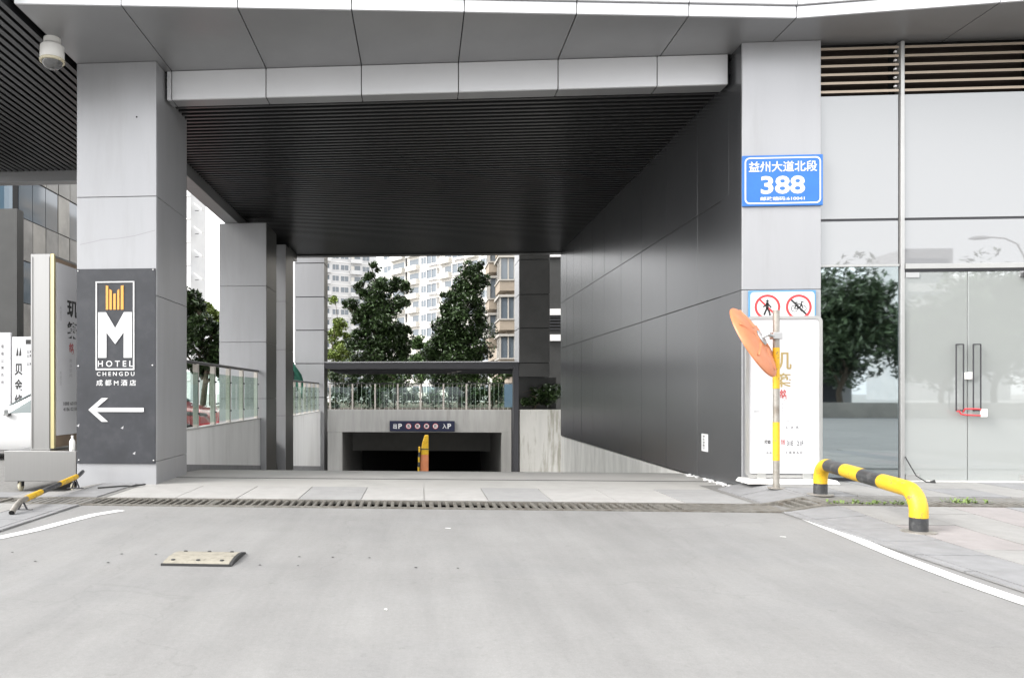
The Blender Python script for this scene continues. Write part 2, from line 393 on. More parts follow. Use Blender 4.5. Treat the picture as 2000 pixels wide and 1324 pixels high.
# slabs between the drain and the columns
x = -3.5; k = 0
pat = ['paver_light'] * 3 + ['paver_grey'] + ['paver_light', 'paver_light', 'paver_grey'] + ['paver_light'] * 2 + ['paver_grey']
for xx in fr(-3.5, 3.6, .71):
    if xx > 3.3: break
    paver('slab', pat[k % 10].replace('paver', 'slab'), fc, xx, xx + .71, DR1 + .03, 9.42, dz=.008); k += 1
box('expansion_joint', 'joint', fc, -3.5, 3.9, 10.33, 10.37, -.02, .003)
# driveway edge lines
for pts, lb in (([(-3.9, 5.0), (-3.62, 5.6), (-3.48, 5.92), (-3.37, 6.25), (-3.29, 6.69), (-3.21, 7.08), (-3.05, 7.38)], 'curved white edge line on the asphalt beside the left pavement'),
                ([(3.70, 7.46), (3.6, 6.52), (3.50, 5.65), (3.46, 4.95), (3.46, 4.5), (3.5, 3.9), (3.7, 3.3)], 'white edge line on the asphalt beside the right pavement')):
    a, b = [], []
    for i, p in enumerate(pts):
        d = Vector(pts[min(i + 1, len(pts) - 1)]) - Vector(pts[max(i - 1, 0)]); d = d.normalized(); n = Vector((-d.y, d.x)) * .06
        a.append((p[0] + n.x, p[1] + n.y, .0045)); b.append((p[0] - n.x, p[1] - n.y, .0045))
    n = len(pts)
    MB().add(a + b, [(i, n + i, n + i + 1, i + 1) for i in range(n - 1)]).build('edge_line', 'paint_white', road, label=lb)
# bolt holes left by missing speed-hump pieces
for i in range(13):
    for yy, off in ((5.38, 0), (5.10, .05)):
        xh = -3.05 + i * .27 + off + rng.uniform(-.02, .02)
        if -1.9 < xh < -1.2 or xh > .35 or rng.random() < .35: continue
        MB().lathe([(.006 + rng.random() * .005, 0), (.007, .0012)], (xh, yy, .0036), n=8).build('bolt_hole', 'rubber', road)
for px, yy, l in ((.22, 6.6, .05), (3.0, 6.4, .045), (-.2, 4.1, .018)):
    MB().add([(px, yy, .0042), (px + l, yy - .02, .0042), (px + l * 1.1, yy + .008, .0042), (px + .01, yy + .015, .0042)], [(0, 1, 2, 3)]).build('paint_fleck', 'paint_white', road)

# ------------------------------------------------------------------ drain
dr = thing('drain', (0, 7.96, 0), 'long rusty grated drain crossing the driveway in front of the portal', 'drain')
mb = MB().box(-5.6, 6.3, DR0, DR0 + .01, -.2, -.001).box(-5.6, 6.3, DR1 - .01, DR1, -.2, -.001).box(-5.6, 6.3, DR0, DR1, -.22, -.2)
mb.build('channel', 'void', dr)
GY0, GY1 = DR0 + .01, DR1 - .01
for a, b in ((GY0, GY0 + .06), (GY1 - .06, GY1)):
    mb = MB(); xs_ = fr(-5.55, 6.25, .2)
    for q0, q1 in zip(xs_, xs_[1:]):
        z0_, z1_ = gz(q0, 7.96), gz(q1, 7.96)
        mb.hexa([(q0, a, z0_ - .03), (q1, a, z1_ - .03), (q1, b, z1_ - .03), (q0, b, z0_ - .03), (q0, a, z0_ + .012), (q1, a, z1_ + .012), (q1, b, z1_ + .012), (q0, b, z0_ + .012)])
    mb.build('rim', 'grate', dr)
bar = None
x = -5.5; i = 0
while x < 6.2:
    if 2.75 < x < 3.75:                              # plain cover plate
        x += .084; continue
    t = .05 + rng.uniform(-.004, .004)
    sk = 0
    z = .010 + gz(x, 7.96)
    if bar is None:
        bar = MB().add(*[[(-.017, GY0 + .06, -.035), (.017, GY0 + .06, -.035), (.017, GY1 - .06, -.035), (-.017, GY1 - .06, -.035),
                          (-.017, GY0 + .06, 0), (.017, GY0 + .06, 0), (.017, GY1 - .06, 0), (-.017, GY1 - .06, 0)],
                         [(0, 3, 2, 1), (4, 5, 6, 7), (0, 1, 5, 4), (1, 2, 6, 5), (2, 3, 7, 6), (3, 0, 4, 7)]]).build('bar', 'grate', dr, bevel=.004, seg=1)
        b0 = bar
        bar.location = Vector((x, (GY0 + GY1) / 2, z - .035)) - WP[dr]
    else:
        c = b0.copy(); C.objects.link(c); c.location = Vector((x, (GY0 + GY1) / 2, z - .035)) - WP[dr]
        c.rotation_euler = (0, 0, rng.uniform(-.03, .03))
    x += .084
    i += 1
box('cover_plate', 'grate', dr, 2.74, 3.72, GY0 + .06, GY1 - .06, -.02, .008)
for k in range(4):
    xx = -5.5 + 2.4 * k + .8
    box('cross_bar', 'grate', dr, xx, xx + .05, GY0 + .06, GY1 - .06, -.02, .0035)

# ------------------------------------------------------------------ portal building
bd = thing('portal_building', (0, 12, 0), 'grey panel-clad building spanning the driveway with slatted dark ceiling', 'building')
def column(par, x0, x1, y0, y1, z0, z1, seams, front='alu', side='alu', right='alu', name='column', g=.007):
    """core plus cladding panels; seams are the heights of the joints"""
    c = thing(name, ((x0 + x1) / 2, (y0 + y1) / 2, z0), parent=par)
    e = .03
    box('core', 'joint', c, x0 + e, x1 - e, y0 + e, y1 - e, z0, z1)
    zs = [z0] + [s for s in seams if z0 + .1 < s < z1 - .1] + [z1]
    for a, b in zip(zs, zs[1:]):
        a += g / 2; b -= g / 2
        box('panel', front, c, x0, x1, y0, y0 + e - .002, a, b, bevel=.003, seg=1)
        box('panel', right, c, x1 - e + .002, x1, y0 + e, y1, a, b, bevel=.003, seg=1)
        box('panel', side, c, x0, x0 + e - .002, y0 + e, y1, a, b)
    return c
TOP = 5.58
c1 = column(bd, -4.55, XL, YF, 10.82, -.14, TOP, [.30, 2.49, 3.80])
pp = [at(px, py, YF - .001) for px, py in ((156, 478), (180, 473), (200, 468), (230, 466), (262, 461), (303, 450))]
MB().add([(p.x, YF - .0012, p.z + .004) for p in pp] + [(p.x, YF - .0012, p.z - .004) for p in pp], [(i, i + 6, i + 7, i + 1) for i in range(5)]).build('surface_mark', 'alu_soffit', c1)  # thin, slightly curved darker line across the column front
MB().lathe([(.012, 0), (.012, .002)], (at(267, 229, YF).x, YF - .0005, at(267, 229, YF).z), (0, -1, 0), 8).build('screw_hole', 'void', c1)
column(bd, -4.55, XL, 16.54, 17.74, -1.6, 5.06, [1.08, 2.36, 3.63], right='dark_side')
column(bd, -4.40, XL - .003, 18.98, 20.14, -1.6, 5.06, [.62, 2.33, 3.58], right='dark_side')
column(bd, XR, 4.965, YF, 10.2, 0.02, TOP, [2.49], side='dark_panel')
# passage wall
pw = thing('passage_wall', (XR, 15, 0), parent=bd)
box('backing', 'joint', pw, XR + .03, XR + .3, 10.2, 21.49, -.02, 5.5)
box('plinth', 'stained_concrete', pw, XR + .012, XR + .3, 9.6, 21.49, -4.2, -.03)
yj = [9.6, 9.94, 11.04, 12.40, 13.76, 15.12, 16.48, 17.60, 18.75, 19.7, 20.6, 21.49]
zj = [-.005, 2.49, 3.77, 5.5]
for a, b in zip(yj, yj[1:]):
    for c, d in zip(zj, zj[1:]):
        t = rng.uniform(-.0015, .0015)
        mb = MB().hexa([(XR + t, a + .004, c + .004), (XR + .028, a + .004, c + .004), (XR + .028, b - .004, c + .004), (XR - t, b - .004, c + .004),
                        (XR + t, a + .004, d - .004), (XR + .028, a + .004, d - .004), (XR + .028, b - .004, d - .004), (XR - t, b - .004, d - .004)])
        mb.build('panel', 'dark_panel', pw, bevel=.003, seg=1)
# ceiling of slats
ce = thing('slat_ceiling', (0, 15, 5.27), parent=bd)
box('ceiling_board', 'void', ce, -4.6, XR + .3, 9.9, 21.6, 5.36, 5.5)
s0 = MB().box(-4.1, XR - .004, 0, .058, 5.255, 5.35).build('slat', 'slat', ce, bevel=.004, seg=1)
n = 82
for i in range(n):
    o = s0 if i == 0 else s0.copy()
    if i: C.objects.link(o)
    o.location = Vector(((-4.1 + XR - .004) / 2, 10.16 + i * .1385 + .029, 5.255)) - WP[ce]
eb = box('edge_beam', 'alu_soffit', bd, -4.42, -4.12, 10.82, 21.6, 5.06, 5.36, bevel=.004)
box('end_beam', 'dark_side', bd, -4.1, XR + .29, 21.5, 21.78, 5.22, 5.7)
box('end_beam', 'dark_side', bd, -4.12, -3.6, 20.14, 21.5, 5.06, 5.25)
# band above the opening, and soffit with its joints
fa = thing('fascia', (0, 9.85, 5.2), parent=bd)
bj = [-3.44, -3.37, -2.07, -.78, .51, 1.81, 3.08, 3.975]
box('backing', 'joint', fa, -3.44, 4.0, 9.90, 10.05, 5.21, 5.56)
for a, b in zip(bj, bj[1:]):
    box('panel', 'alu_white', fa, a + .006, b - .006, 9.85, 9.89, 5.19, 5.575, bevel=.004)
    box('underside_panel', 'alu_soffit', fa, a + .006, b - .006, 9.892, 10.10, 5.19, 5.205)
sf = thing('soffit', (0, 9, TOP), parent=bd)
def yfront(x): return 8.05 + (x + 4.55) * (8.99 - 8.05) / (4.39 + 4.55) if x < 4.39 else 8.99 - (x - 4.39) * .095
sj = [-4.56, -3.37, -2.07, -.78, .51, 1.81, 3.12, 4.39, 6.5, 8.6, 10.7]
for a, b in zip(sj, sj[1:]):
    a += .006; b -= .006
    yb = 9.87 if b < 4.5 else 9.7
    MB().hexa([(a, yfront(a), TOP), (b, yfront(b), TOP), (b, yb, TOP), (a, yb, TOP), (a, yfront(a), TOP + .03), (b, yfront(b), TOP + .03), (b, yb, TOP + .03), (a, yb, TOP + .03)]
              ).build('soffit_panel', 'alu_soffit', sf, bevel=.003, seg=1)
    for z0, z1, m in ((TOP + .002, TOP + .135, 'alu_white'), (TOP + .145, TOP + 1.3, 'alu_white')):
        ex = .0 if z0 < TOP + .1 else .03
        MB().hexa([(a, yfront(a) - .03 - ex, z0), (b, yfront(b) - .03 - ex, z0), (b, yfront(b) - .002, z0), (a, yfront(a) - .002, z0),
                   (a, yfront(a) - .03 - ex, z1), (b, yfront(b) - .03 - ex, z1), (b, yfront(b) - .002, z1), (a, yfront(a) - .002, z1)]).build('fascia_panel', m, sf, bevel=.003, seg=1)
mb = MB()
for a, b in ((-4.56, 4.39), (4.39, 10.7)):
    mb.hexa([(a, yfront(a), TOP + .035), (b, yfront(b), TOP + .035), (b, 22, TOP + .035), (a, 22, TOP + .035), (a, yfront(a), TOP + 7), (b, yfront(b), TOP + 7), (b, 22, TOP + 7), (a, 22, TOP + 7)])
mb.build('upper_storeys', 'joint', bd)
# dark slatted soffit left of the portal, slats running inwards
lc = thing('slat_ceiling', (-7.5, 11, 5.5), parent=bd)
box('ceiling_board', 'void', lc, -9.2, -4.58, 7.6, 14.2, 5.68, 5.8)
sx0 = MB().box(-.035, .035, 7.7, 14.05, 5.56, 5.66).build('slat', 'slat', lc)
for i in range(37):
    o = sx0 if i == 0 else sx0.copy()
    if i: C.objects.link(o)
    o.location = Vector((-4.68 - i * .12, (7.7 + 14.05) / 2, 5.56)) - WP[lc]
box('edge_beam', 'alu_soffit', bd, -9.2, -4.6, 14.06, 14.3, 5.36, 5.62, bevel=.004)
box('upper_storeys', 'joint', bd, -9.2, -4.58, 7.65, 14.3, 5.83, 9.5)
for nm, a, b in (('dark_wall', at(33, 500, 17)[0] - 2.2, at(33, 500, 17)[0]),):
    dwx = b
    box(nm, 'dark_side', bd, a, b, 17.0, 17.3, -.2, 5.6)

# shop front right of the portal
YG = 9.60
sh = thing('shop_front', (7, YG, .1), parent=bd)
XP = 5.955
box('post', 'frame_alu', sh, XP - .022, XP + .022, YG - .03, YG + .09, .08, 5.55, bevel=.004)
box('post', 'frame_alu', sh, 7.52, 7.58, YG - .03, YG + .09, .08, 5.55, bevel=.004)
for a, b in ((4.975, XP - .035), (XP + .035, 7.515), (7.585, 9.6)):
    box('glass_panel', 'white_glass', sh, a, b, YG, YG + .02, 3.37, 4.90, bevel=.002, seg=1)
    box('glass_panel', 'white_glass', sh, a, b, YG, YG + .02, 2.80, 3.34, bevel=.002, seg=1)
    box('gap_strip', 'frame_dark', sh, a, b, YG + .01, YG + .03, 3.34, 3.37)
    lv = thing('louvre_vent', ((a + b) / 2, YG, 4.92), parent=sh)
    box('backing', 'louvre_back', lv, a, b, YG + .2, YG + .22, 4.9, 5.56)
    for k in range(6):
        z = 4.935 + k * .107
        mb = MB().prism([(a, YG - .01, z), (a, YG - .01, z + .03), (a, YG + .10, z + .075), (a, YG + .10, z + .045)], (b - a, 0, 0))
        mb.build('louvre_blade', 'louvre_brown', lv)
    for k in range(5):
        box('clip', 'sign_white', lv, b - .04, b - .015, YG + .005, YG + .03, 5.0 + k * .107, 5.02 + k * .107)
wn = thing('window', (5.45, YG, .1), parent=sh)
box('pane', 'window_glass', wn, 4.985, XP - .035, YG, YG + .012, .15, 2.77)
box('sill', 'frame_dark', wn, 4.975, XP - .035, YG - .01, YG + .06, .08, .148)
box('top_rail', 'frame_alu', wn, 4.975, XP - .035, YG - .02, YG + .06, 2.772, 2.798)
wn = thing('window', (8.6, YG, .1), parent=sh)
box('pane', 'window_glass', wn, 7.585, 9.6, YG, YG + .012, .15, 2.77)
box('sill', 'frame_dark', wn, 7.585, 9.6, YG - .01, YG + .06, .13, .148)
box('top_rail', 'frame_alu', wn, 7.585, 9.6, YG - .02, YG + .06, 2.772, 2.798)
# glass double door
DX0, DXM, DX1 = 5.99, 6.735, 7.51
box('door_head', 'frame_alu', sh, DX0 - .004, DX1, YG - .035, YG + .07, 2.735, 2.798, bevel=.003)
box('door_head', 'frame_dark', sh, DX0 - .004, DX1, YG - .012, YG + .04, 2.705, 2.734)
for a, b, hx_ in ((DX0, DXM - .004, 6.60), (DXM + .004, DX1, 6.80)):
    d = thing('glass_door', ((a + b) / 2, YG, .1), parent=sh)
    box('pane', 'door_glass', d, a, b, YG, YG + .012, .13, 2.70, bevel=.002, seg=1)
    box('patch_fitting', 'frame_alu', d, *((a + .01, a + .17) if a < 6.5 else (b - .17, b - .01)), YG - .012, YG + .024, .135, .20)
    box('patch_fitting', 'bracket', d, *((a + .01, a + .17) if a < 6.5 else (b - .17, b - .01)), YG - .012, YG + .024, 2.63, 2.695)
    hz0, hz1, yh = .99, 1.80, YG - .06
    for q in (0, .085):
        MB().tube([(hx_ + q - .04, yh, hz0), (hx_ + q - .04, yh, hz1)], .008, 8).build('handle', 'frame_dark', d, smooth=True)
    for z in (hz0, hz1):
        MB().tube([(hx_ - .04, yh, z), (hx_ + .045, yh, z)], .008, 8).build('handle', 'frame_dark', d, smooth=True)
        MB().tube([(hx_ + .0, yh, z), (hx_ + .0, YG, z)], .007, 8).build('handle_mount', 'frame_dark', d, smooth=True)
box('door_lock', 'white_plastic', sh, 6.69, 6.775, YG - .045, YG - .002, 1.37, 1.46, bevel=.008)
box('threshold', 'concrete', sh, 5.96, 9.6, 9.5, 9.66, .05, .128, bevel=.006)
box('sensor', 'frame_dark', sh, 7.36, 7.46, YG - .08, YG - .03, 2.60, 2.69, bevel=.01)
# the room behind the glass
rm = thing('shop_interior', (7, 12, .1), parent=bd)
box('interior_wall', 'apt_grey', rm, 5.1, 9.6, 13.6, 13.7, .1, 2.9)
box('interior_wall', 'dark_side', rm, 9.6, 9.7, 9.7, 13.7, .1, 2.9)
box('interior_wall', 'apt_grey', rm, 4.98, 5.08, 10.3, 13.7, .1, 2.9)
box('interior_ceiling', 'apt_grey', rm, 5.0, 9.6, 9.72, 13.7, 2.9, 3.0)
box('interior_floor', 'paver_grey', rm, 4.98, 9.7, 9.67, 13.7, .02, .1)
box('facade_end', 'alu', bd, 9.61, 10.6, 9.55, 22, 0, 5.56)

# red cable lock round the door handles
lk = thing('cable_lock', (6.7, YG - .09, .93), 'red cable lock looped through the handles of the glass door', 'lock')
MB().tube([(6.555, YG - .085, .98), (6.575, YG - .085, .985), (6.60, YG - .085, .945), (6.66, YG - .08, .935), (6.78, YG - .08, .93), (6.83, YG - .08, .93)], .010, 8).build('cable', 'red_cable', lk, smooth=True)
MB().tube([(6.645, YG - .05, .97), (6.645, YG - .085, 1.01), (6.70, YG - .085, 1.01), (6.80, YG - .085, 1.008), (6.85, YG - .085, 1.0)], .010, 8).build('cable', 'red_cable', lk, smooth=True)
box('lock_body', 'white_plastic', lk, 6.83, 6.90, YG - .10, YG - .065, .91, 1.01, bevel=.008)

# ------------------------------------------------------------------ signs on the building
YS = YF
hs_ = thing('hotel_sign', (-4.01, YS - .02, .42), 'black hotel direction sign with orange crown, big M and left arrow', 'sign')
sx_0, sx_1, sz0, sz1 = -4.545, -3.475, .27, 2.845
PW = (sx_1 - sx_0) / 153.0                            # metres per photo pixel on this board
def hp(px, py): return (sx_0 + (px - 151) * PW, sz1 - (py - 523) * (sz1 - sz0) / 383)
box('board', 'sign_black', hs_, sx_0, sx_1, YS - .022, YS - .002, sz0, sz1, bevel=.003, seg=1)
yf = YS - .0225
def hbox(name, m, px0, py0, px1, py1, d=.012):
    a, b = hp(px0, py0), hp(px1, py1); return box(name, m, hs_, a[0], b[0], yf - d, yf, b[1], a[1])
def hpoly(name, m, pts, d=.012):
    q = [hp(*p) for p in pts]; return MB().prism([(x, yf, z) for x, z in q], (0, -d, 0)).build(name, m, hs_)
for r in ((189, 548, 264, 550.5), (189, 719, 264, 722), (189, 550.6, 191.5, 718.9), (261.5, 550.6, 264, 718.9)): hbox('frame_strip', 'sign_white', *r)
for a, b, t0, t1 in ((209, 213.5, 556, 557), (216, 220.5, 563, 566), (223.5, 228, 572, 572), (231, 235, 566, 563), (238, 243, 557, 556)):
    hpoly('crown_bar', 'sign_orange', [(a, t0), (b, t1), (b, 603.5), (a, 603.5)])
hpoly('letter', 'sign_white', [(194, 608.5), (209, 608.5), (227, 640), (244, 608.5), (259, 608.5), (259, 698), (243.5, 698), (243.5, 648), (227, 671), (210, 648), (210, 698), (194, 698)])
def htext(t, px0, py0, px1, py1, bold=.012):
    a, b = hp(px0, py1), hp(px1, py0); lettering(t, 'sign_white', hs_, (a[0], yf, a[1]), UX, UZ, b[0] - a[0], b[1] - a[1], .004, bold)
htext('H O T E L', 193, 703.5, 261, 715.5); htext('C H E N G D U', 191, 725.5, 264, 733.5)
htext('成 都 M 酒 店', 190, 741, 267, 753, .01)
hpoly('arrow', 'sign_white', [(175, 800), (201, 777), (213, 777), (191, 796), (282, 796), (282, 804), (191, 804), (213, 823.5), (201, 823.5)])
for px, py in ((154.5, 527), (300, 526), (155, 714), (299, 713), (156, 899), (301, 899)):
    c = hp(px, py); MB().lathe([(.011, 0), (.010, .008), (.0, .012)], (c[0], yf, c[1]), (0, -1, 0), 10).build('bolt', 'bracket', hs_)
for px, py in ((263, 886), (240, 836), (154, 832)):  # small grey scratches on the board
    c = hp(px, py); MB().add([(c[0] - .02, yf - .001, c[1]), (c[0] + .012, yf - .001, c[1] - .012), (c[0] + .02, yf - .001, c[1] + .03)], [(0, 1, 2)]).build('surface_mark', 'ink_grey', hs_)

ns = thing('street_number_sign', (4.48, YS - .02, 3.5), 'blue street number sign reading 388 on the right column', 'sign')
bx0, bx1, bz0, bz1 = 4.01, 4.975, 3.525, 4.155
box('board', 'sign_blue', ns, bx0, bx1, YS - .03, YS - .004, bz0, bz1, bevel=.004, seg=1)
yn = YS - .0305
def rrect(x0, x1, z0, z1, r, n=5):
    o = []
    for cx_, cz_, a0 in ((x1 - r, z1 - r, 0), (x0 + r, z1 - r, 90), (x0 + r, z0 + r, 180), (x1 - r, z0 + r, 270)):
        o += [(cx_ + r * math.cos(R(a0 + 90 * k / n)), cz_ + r * math.sin(R(a0 + 90 * k / n))) for k in range(n + 1)]
    return o
def ring(o, i, y, d):
    n = len(o); mb = MB()
    mb.add([(x, y - d, z) for x, z in o] + [(x, y - d, z) for x, z in i], [(k, n + k, n + (k + 1) % n, (k + 1) % n) for k in range(n)]); return mb
ring(rrect(bx0 + .025, bx1 - .025, bz0 + .025, bz1 - .025, .06), rrect(bx0 + .043, bx1 - .043, bz0 + .043, bz1 - .043, .045), yn, .002).build('border', 'sign_white', ns)
lettering('益州大道北段', 'sign_white', ns, (bx0 + .075, yn, 3.945), UX, UZ, .82, .135, .002, .016)
lettering('388', 'sign_white', ns, (bx0 + .22, yn, 3.672), UX, UZ, .53, .225, .002, .028)
lettering('邮政编码:610041', 'sign_white', ns, (bx0 + .215, yn, 3.59), UX, UZ, .53, .05, .002, .02)

ps = thing('prohibition_sign', (4.48, YS - .02, 2.1), 'white sign with red no-walking and no-cycling circles above the banner', 'sign')
a, b = at(1461, 628, YF), at(1592, 567, YF)
box('board', 'sign_edge_blue', ps, a.x, b.x, YS - .022, YS - .003, a.z, b.z, bevel=.004, seg=1)
o = rrect(a.x + .02, b.x - .02, a.z + .02, b.z - .02, .04)
MB().add([(x, YS - .0235, z) for x, z in o], [tuple(range(len(o)))[::-1]]).build('face', 'sign_white', ps)
yp = YS - .0245
def circ(cx_, cz_, r, n=28): return [(cx_ + r * math.cos(6.28318 * k / n), cz_ + r * math.sin(6.28318 * k / n)) for k in range(n)]
for cpx, kind in ((1497, 'walk'), (1558, 'bike')):
    c = at(cpx, 600, YF); r = .155
    ring(circ(c.x, c.z, r), circ(c.x, c.z, r * .82), yp, .002).build('red_circle', 'prohibit_red', ps)
    def stroke(pts, wd, nm='pictogram', m='ink', d=.001):
        for p, q in zip(pts, pts[1:]):
            p, q = Vector(p) * r, Vector(q) * r; dd = (q - p).normalized() * wd * r; nn = Vector((-dd.y, dd.x))
            vs = [p + nn - dd * .4, p - nn - dd * .4, q - nn + dd * .4, q + nn + dd * .4]
            mbx.add([(c.x + v.x, yp - d, c.z + v.y) for v in vs], [(0, 1, 2, 3)])
    mbx = MB()
    if kind == 'walk':
        hd = circ(0, .48, .11, 10); mbx.add([(c.x + x * r, yp - .001, c.z + z * r) for x, z in hd], [tuple(range(10))])
        stroke([(0, .32), (-.02, -.08)], .11); stroke([(-.02, -.08), (.13, -.34), (.2, -.66)], .07); stroke([(-.02, -.08), (-.15, -.36), (-.25, -.62)], .07)
        stroke([(0, .28), (-.2, .08), (-.32, .02)], .055); stroke([(.0, .28), (.2, .08), (.28, -.05)], .055)
    else:
        for q in (-.33, .33):
            cc = circ(q, -.12, .27, 16); ci = circ(q, -.12, .22, 16); n = 16
            mbx.add([(c.x + x * r, yp - .001, c.z + z * r) for x, z in cc + ci], [(k, n + k, n + (k + 1) % n, (k + 1) % n) for k in range(n)])
        stroke([(-.33, -.12), (-.18, .22), (.22, .22), (.33, -.12)], .04); stroke([(-.18, .22), (0, -.12), (.22, .22)], .04); stroke([(-.33, -.12), (0, -.12)], .035)
        stroke([(.22, .22), (.18, .4), (.36, .4)], .04); stroke([(-.28, .36), (-.1, .36)], .05)
    mbx.build('pictogram', 'ink', ps)
    mbx = MB(); stroke([(-.60, .60), (.60, -.60)], .075, d=.0006); mbx.build('red_bar', 'prohibit_red' if kind == 'walk' else 'ink', ps)

tg = thing('wall_notice', (XR - .01, 10.75, .5), 'small white vertical notice low on the dark passage wall', 'notice')
def onwall(px, py, off=.004):
    a_ = (px - CX) / FP; b_ = (HY - py) / FP; s_, c_ = math.sin(TH), math.cos(TH)
    k_ = (XR - off) / (-s_ + c_ * a_); return Vector((XR - off, (c_ + s_ * a_) * k_, ZC + b_ * k_))
p0, p1 = onwall(1370.5, 880), onwall(1383, 848)
box('card', 'sign_white', tg, XR - .007, XR - .003, p1.y, p0.y, p0.z, p1.z)
for k in range(5):
    zz = p1.z - (p1.z - p0.z) * (.16 + .17 * k)
    lettering('停车请慢行'[k], 'ink', tg, (XR - .0072, p0.y - .05, zz - .014), (0, -1, 0), UZ, .07, .032, .001, .02)

# dome camera under the soffit corner
dc = thing('dome_camera', (-4.45, 8.75, 5.2), 'white security dome camera hanging under the left end of the soffit', 'camera')
p = at(102, 108, 8.85)
MB().lathe([(.10, TOP - p.z), (.10, .14), (.14, .10), (.145, -.03), (.13, -.06), (.125, -.06)], p, n=24).build('housing', 'white_plastic', dc, smooth=True)
MB().lathe([(.124, -.05), (.128, -.08), (.110, -.13), (.075, -.165), (.03, -.18), (0, -.182)], p, n=24).build('dome', 'dome_glass', dc, smooth=True)
MB().lathe([(.146, -.06), (.15, -.065), (.146, -.09), (.128, -.09)], p, n=24).build('trim_ring', 'caster', dc, smooth=True)

# ------------------------------------------------------------------ banner stand in front of the right column
bn = thing('banner_stand', (4.5, 9.3, .1), 'white poster stand with rounded grey frame leaning by the right column', 'sign stand')
YB = 9.30
a, b = at(1456, 935, YB), at(1605, 617, YB)
gzb = gz(4.5, YB) + .018
o = rrect(a.x, b.x, gzb + .06, b.z, .07); i_ = rrect(a.x + .035, b.x - .035, gzb + .095, b.z - .035, .05)
mb = MB(); n = len(o)
mb.add([(x, YB - .02, z) for x, z in o] + [(x, YB - .02, z) for x, z in i_] + [(x, YB + .02, z) for x, z in o] + [(x, YB + .02, z) for x, z in i_],
       [(k, n + k, n + (k + 1) % n, (k + 1) % n) for k in range(n)] + [(2 * n + k, 2 * n + (k + 1) % n, 3 * n + (k + 1) % n, 3 * n + k) for k in range(n)] +
       [(k, (k + 1) % n, 2 * n + (k + 1) % n, 2 * n + k) for k in range(n)] + [(n + k, 3 * n + k, 3 * n + (k + 1) % n, n + (k + 1) % n) for k in range(n)])
mb.build('frame', 'frame_alu', bn, smooth=True)
PBx0, PBx1, PBz0, PBz1 = a.x + .05, b.x - .05, gzb + .13, b.z - .05
box('poster', 'poster', bn, PBx0 - .02, PBx1 + .02, YB - .008, YB + .008, PBz0 - .02, PBz1 + .015)
MB().hexa([(a.x - .06, YB - .20, gzb), (b.x + .12, YB - .20, gzb), (b.x + .12, YB + .16, gzb), (a.x - .06, YB + .16, gzb),
           (a.x - .04, YB - .17, gzb + .05), (b.x + .09, YB - .17, gzb + .05), (b.x + .09, YB + .13, gzb + .05), (a.x - .04, YB + .13, gzb + .05)]).build('foot', 'white_plastic', bn, bevel=.012)
for q in (.2, .8):
    xx = a.x + (b.x - a.x) * q; box('clamp', 'frame_alu', bn, xx - .05, xx + .05, YB - .03, YB + .03, gzb + .05, gzb + .12, bevel=.006)
yq = YB - .009
def bt(t, px0, py0, px1, py1, m='ink', bold=.0, sub=bn):
    p_, q_ = at(px0, py1, YB - .01), at(px1, py0, YB - .01); lettering(t, m, bn, (p_.x, yq, p_.z), UX, UZ, q_.x - p_.x, q_.z - p_.z, .001, bold)
bt('玑', 1506, 688, 1546, 722, 'ink_gold', .012); bt('築', 1508, 728, 1545, 756, 'ink_gold', .012)
bt('銘', 1523, 760, 1536, 781, 'ink_red', .03)
for k, t in enumerate('商业空间'): bt(t, 1526, 786 + 7 * k, 1531, 791 + 7 * k, 'ink_grey')
bt('M  A  I', 1536, 820, 1560, 825, 'ink_grey'); bt('L  X  R', 1536, 832, 1560, 837, 'ink')
bt('招商', 1493, 859, 1505, 867, 'ink', .02); bt('热线', 1525, 858, 1533, 868, 'ink_red', .02); bt('31E · 21F', 1537, 861, 1569, 870, 'ink', .01)
bt('1 8 8 6 0', 1536, 881, 1567, 886, 'ink'); bt('地 址', 1497, 876, 1507, 880, 'ink_grey'); bt('电 话', 1497, 882, 1507, 886, 'ink')
bt('成都天府', 1472, 800, 1484, 806, 'ink_grey')

# ------------------------------------------------------------------ steel light-box sign at the left
lb = thing('steel_sign_stand', (-5.1, 10.2, -.13), 'brushed steel light-box sign on a wheeled base beside the left column', 'sign stand')
box('base', 'steel', lb, -5.60, -4.60, 9.62, 11.0, .015, .425, bevel=.006)
for xx in (-5.42, -4.68):
    for yy in (9.72, 10.9):
        cs = thing('caster', (xx, yy, -.126), parent=lb)
        MB().lathe([(.055, -.018), (.065, -.012), (.065, .012), (.055, .018)], (xx, yy, -.061), (1, 0, 0), 18).build('wheel', 'caster', cs, smooth=True)
        mb = MB().box(xx - .03, xx - .022, yy - .03, yy + .03, -.06, .014).box(xx + .022, xx + .03, yy - .03, yy + .03, -.06, .014).box(xx - .021, xx + .021, yy - .03, yy + .03, .004, .014)
        mb.build('fork', 'frame_dark', cs)
lx0, lx1, ly0, ly1 = at(60, 700, 9.75).x, at(98, 700, 9.75).x, 9.75, 10.85
box('light_box', 'steel', lb, lx0, lx1, ly0, ly1, .426, 3.10, bevel=.004)
box('corner_trim', 'brass', lb, lx1 + .001, lx1 + .05, ly0 + .006, ly0 + .05, .45, 3.098)
box('edge_trim', 'steel', lb, lx0 + .008, lx0 + .03, ly0 - .012, ly0 - .001, .45, 3.06)
box('edge_trim', 'steel', lb, lx1 - .03, lx1 - .008, ly0 - .012, ly0 - .001, .45, 3.06)
box('back_panel', 'tile_brown', lb, lx1 + .001, lx1 + .03, ly0 + .051, ly1, .46, 3.06)
xp = lx1 + .05
box('poster', 'poster', lb, lx1 + .031, xp, ly0 + .09, ly1 - .04, .62, 3.0)
def lt(t, y, z, w_, h_, m='ink', bold=0.): lettering(t, m, lb, (xp, y, z), UY, UZ, w_, h_, .001, bold)
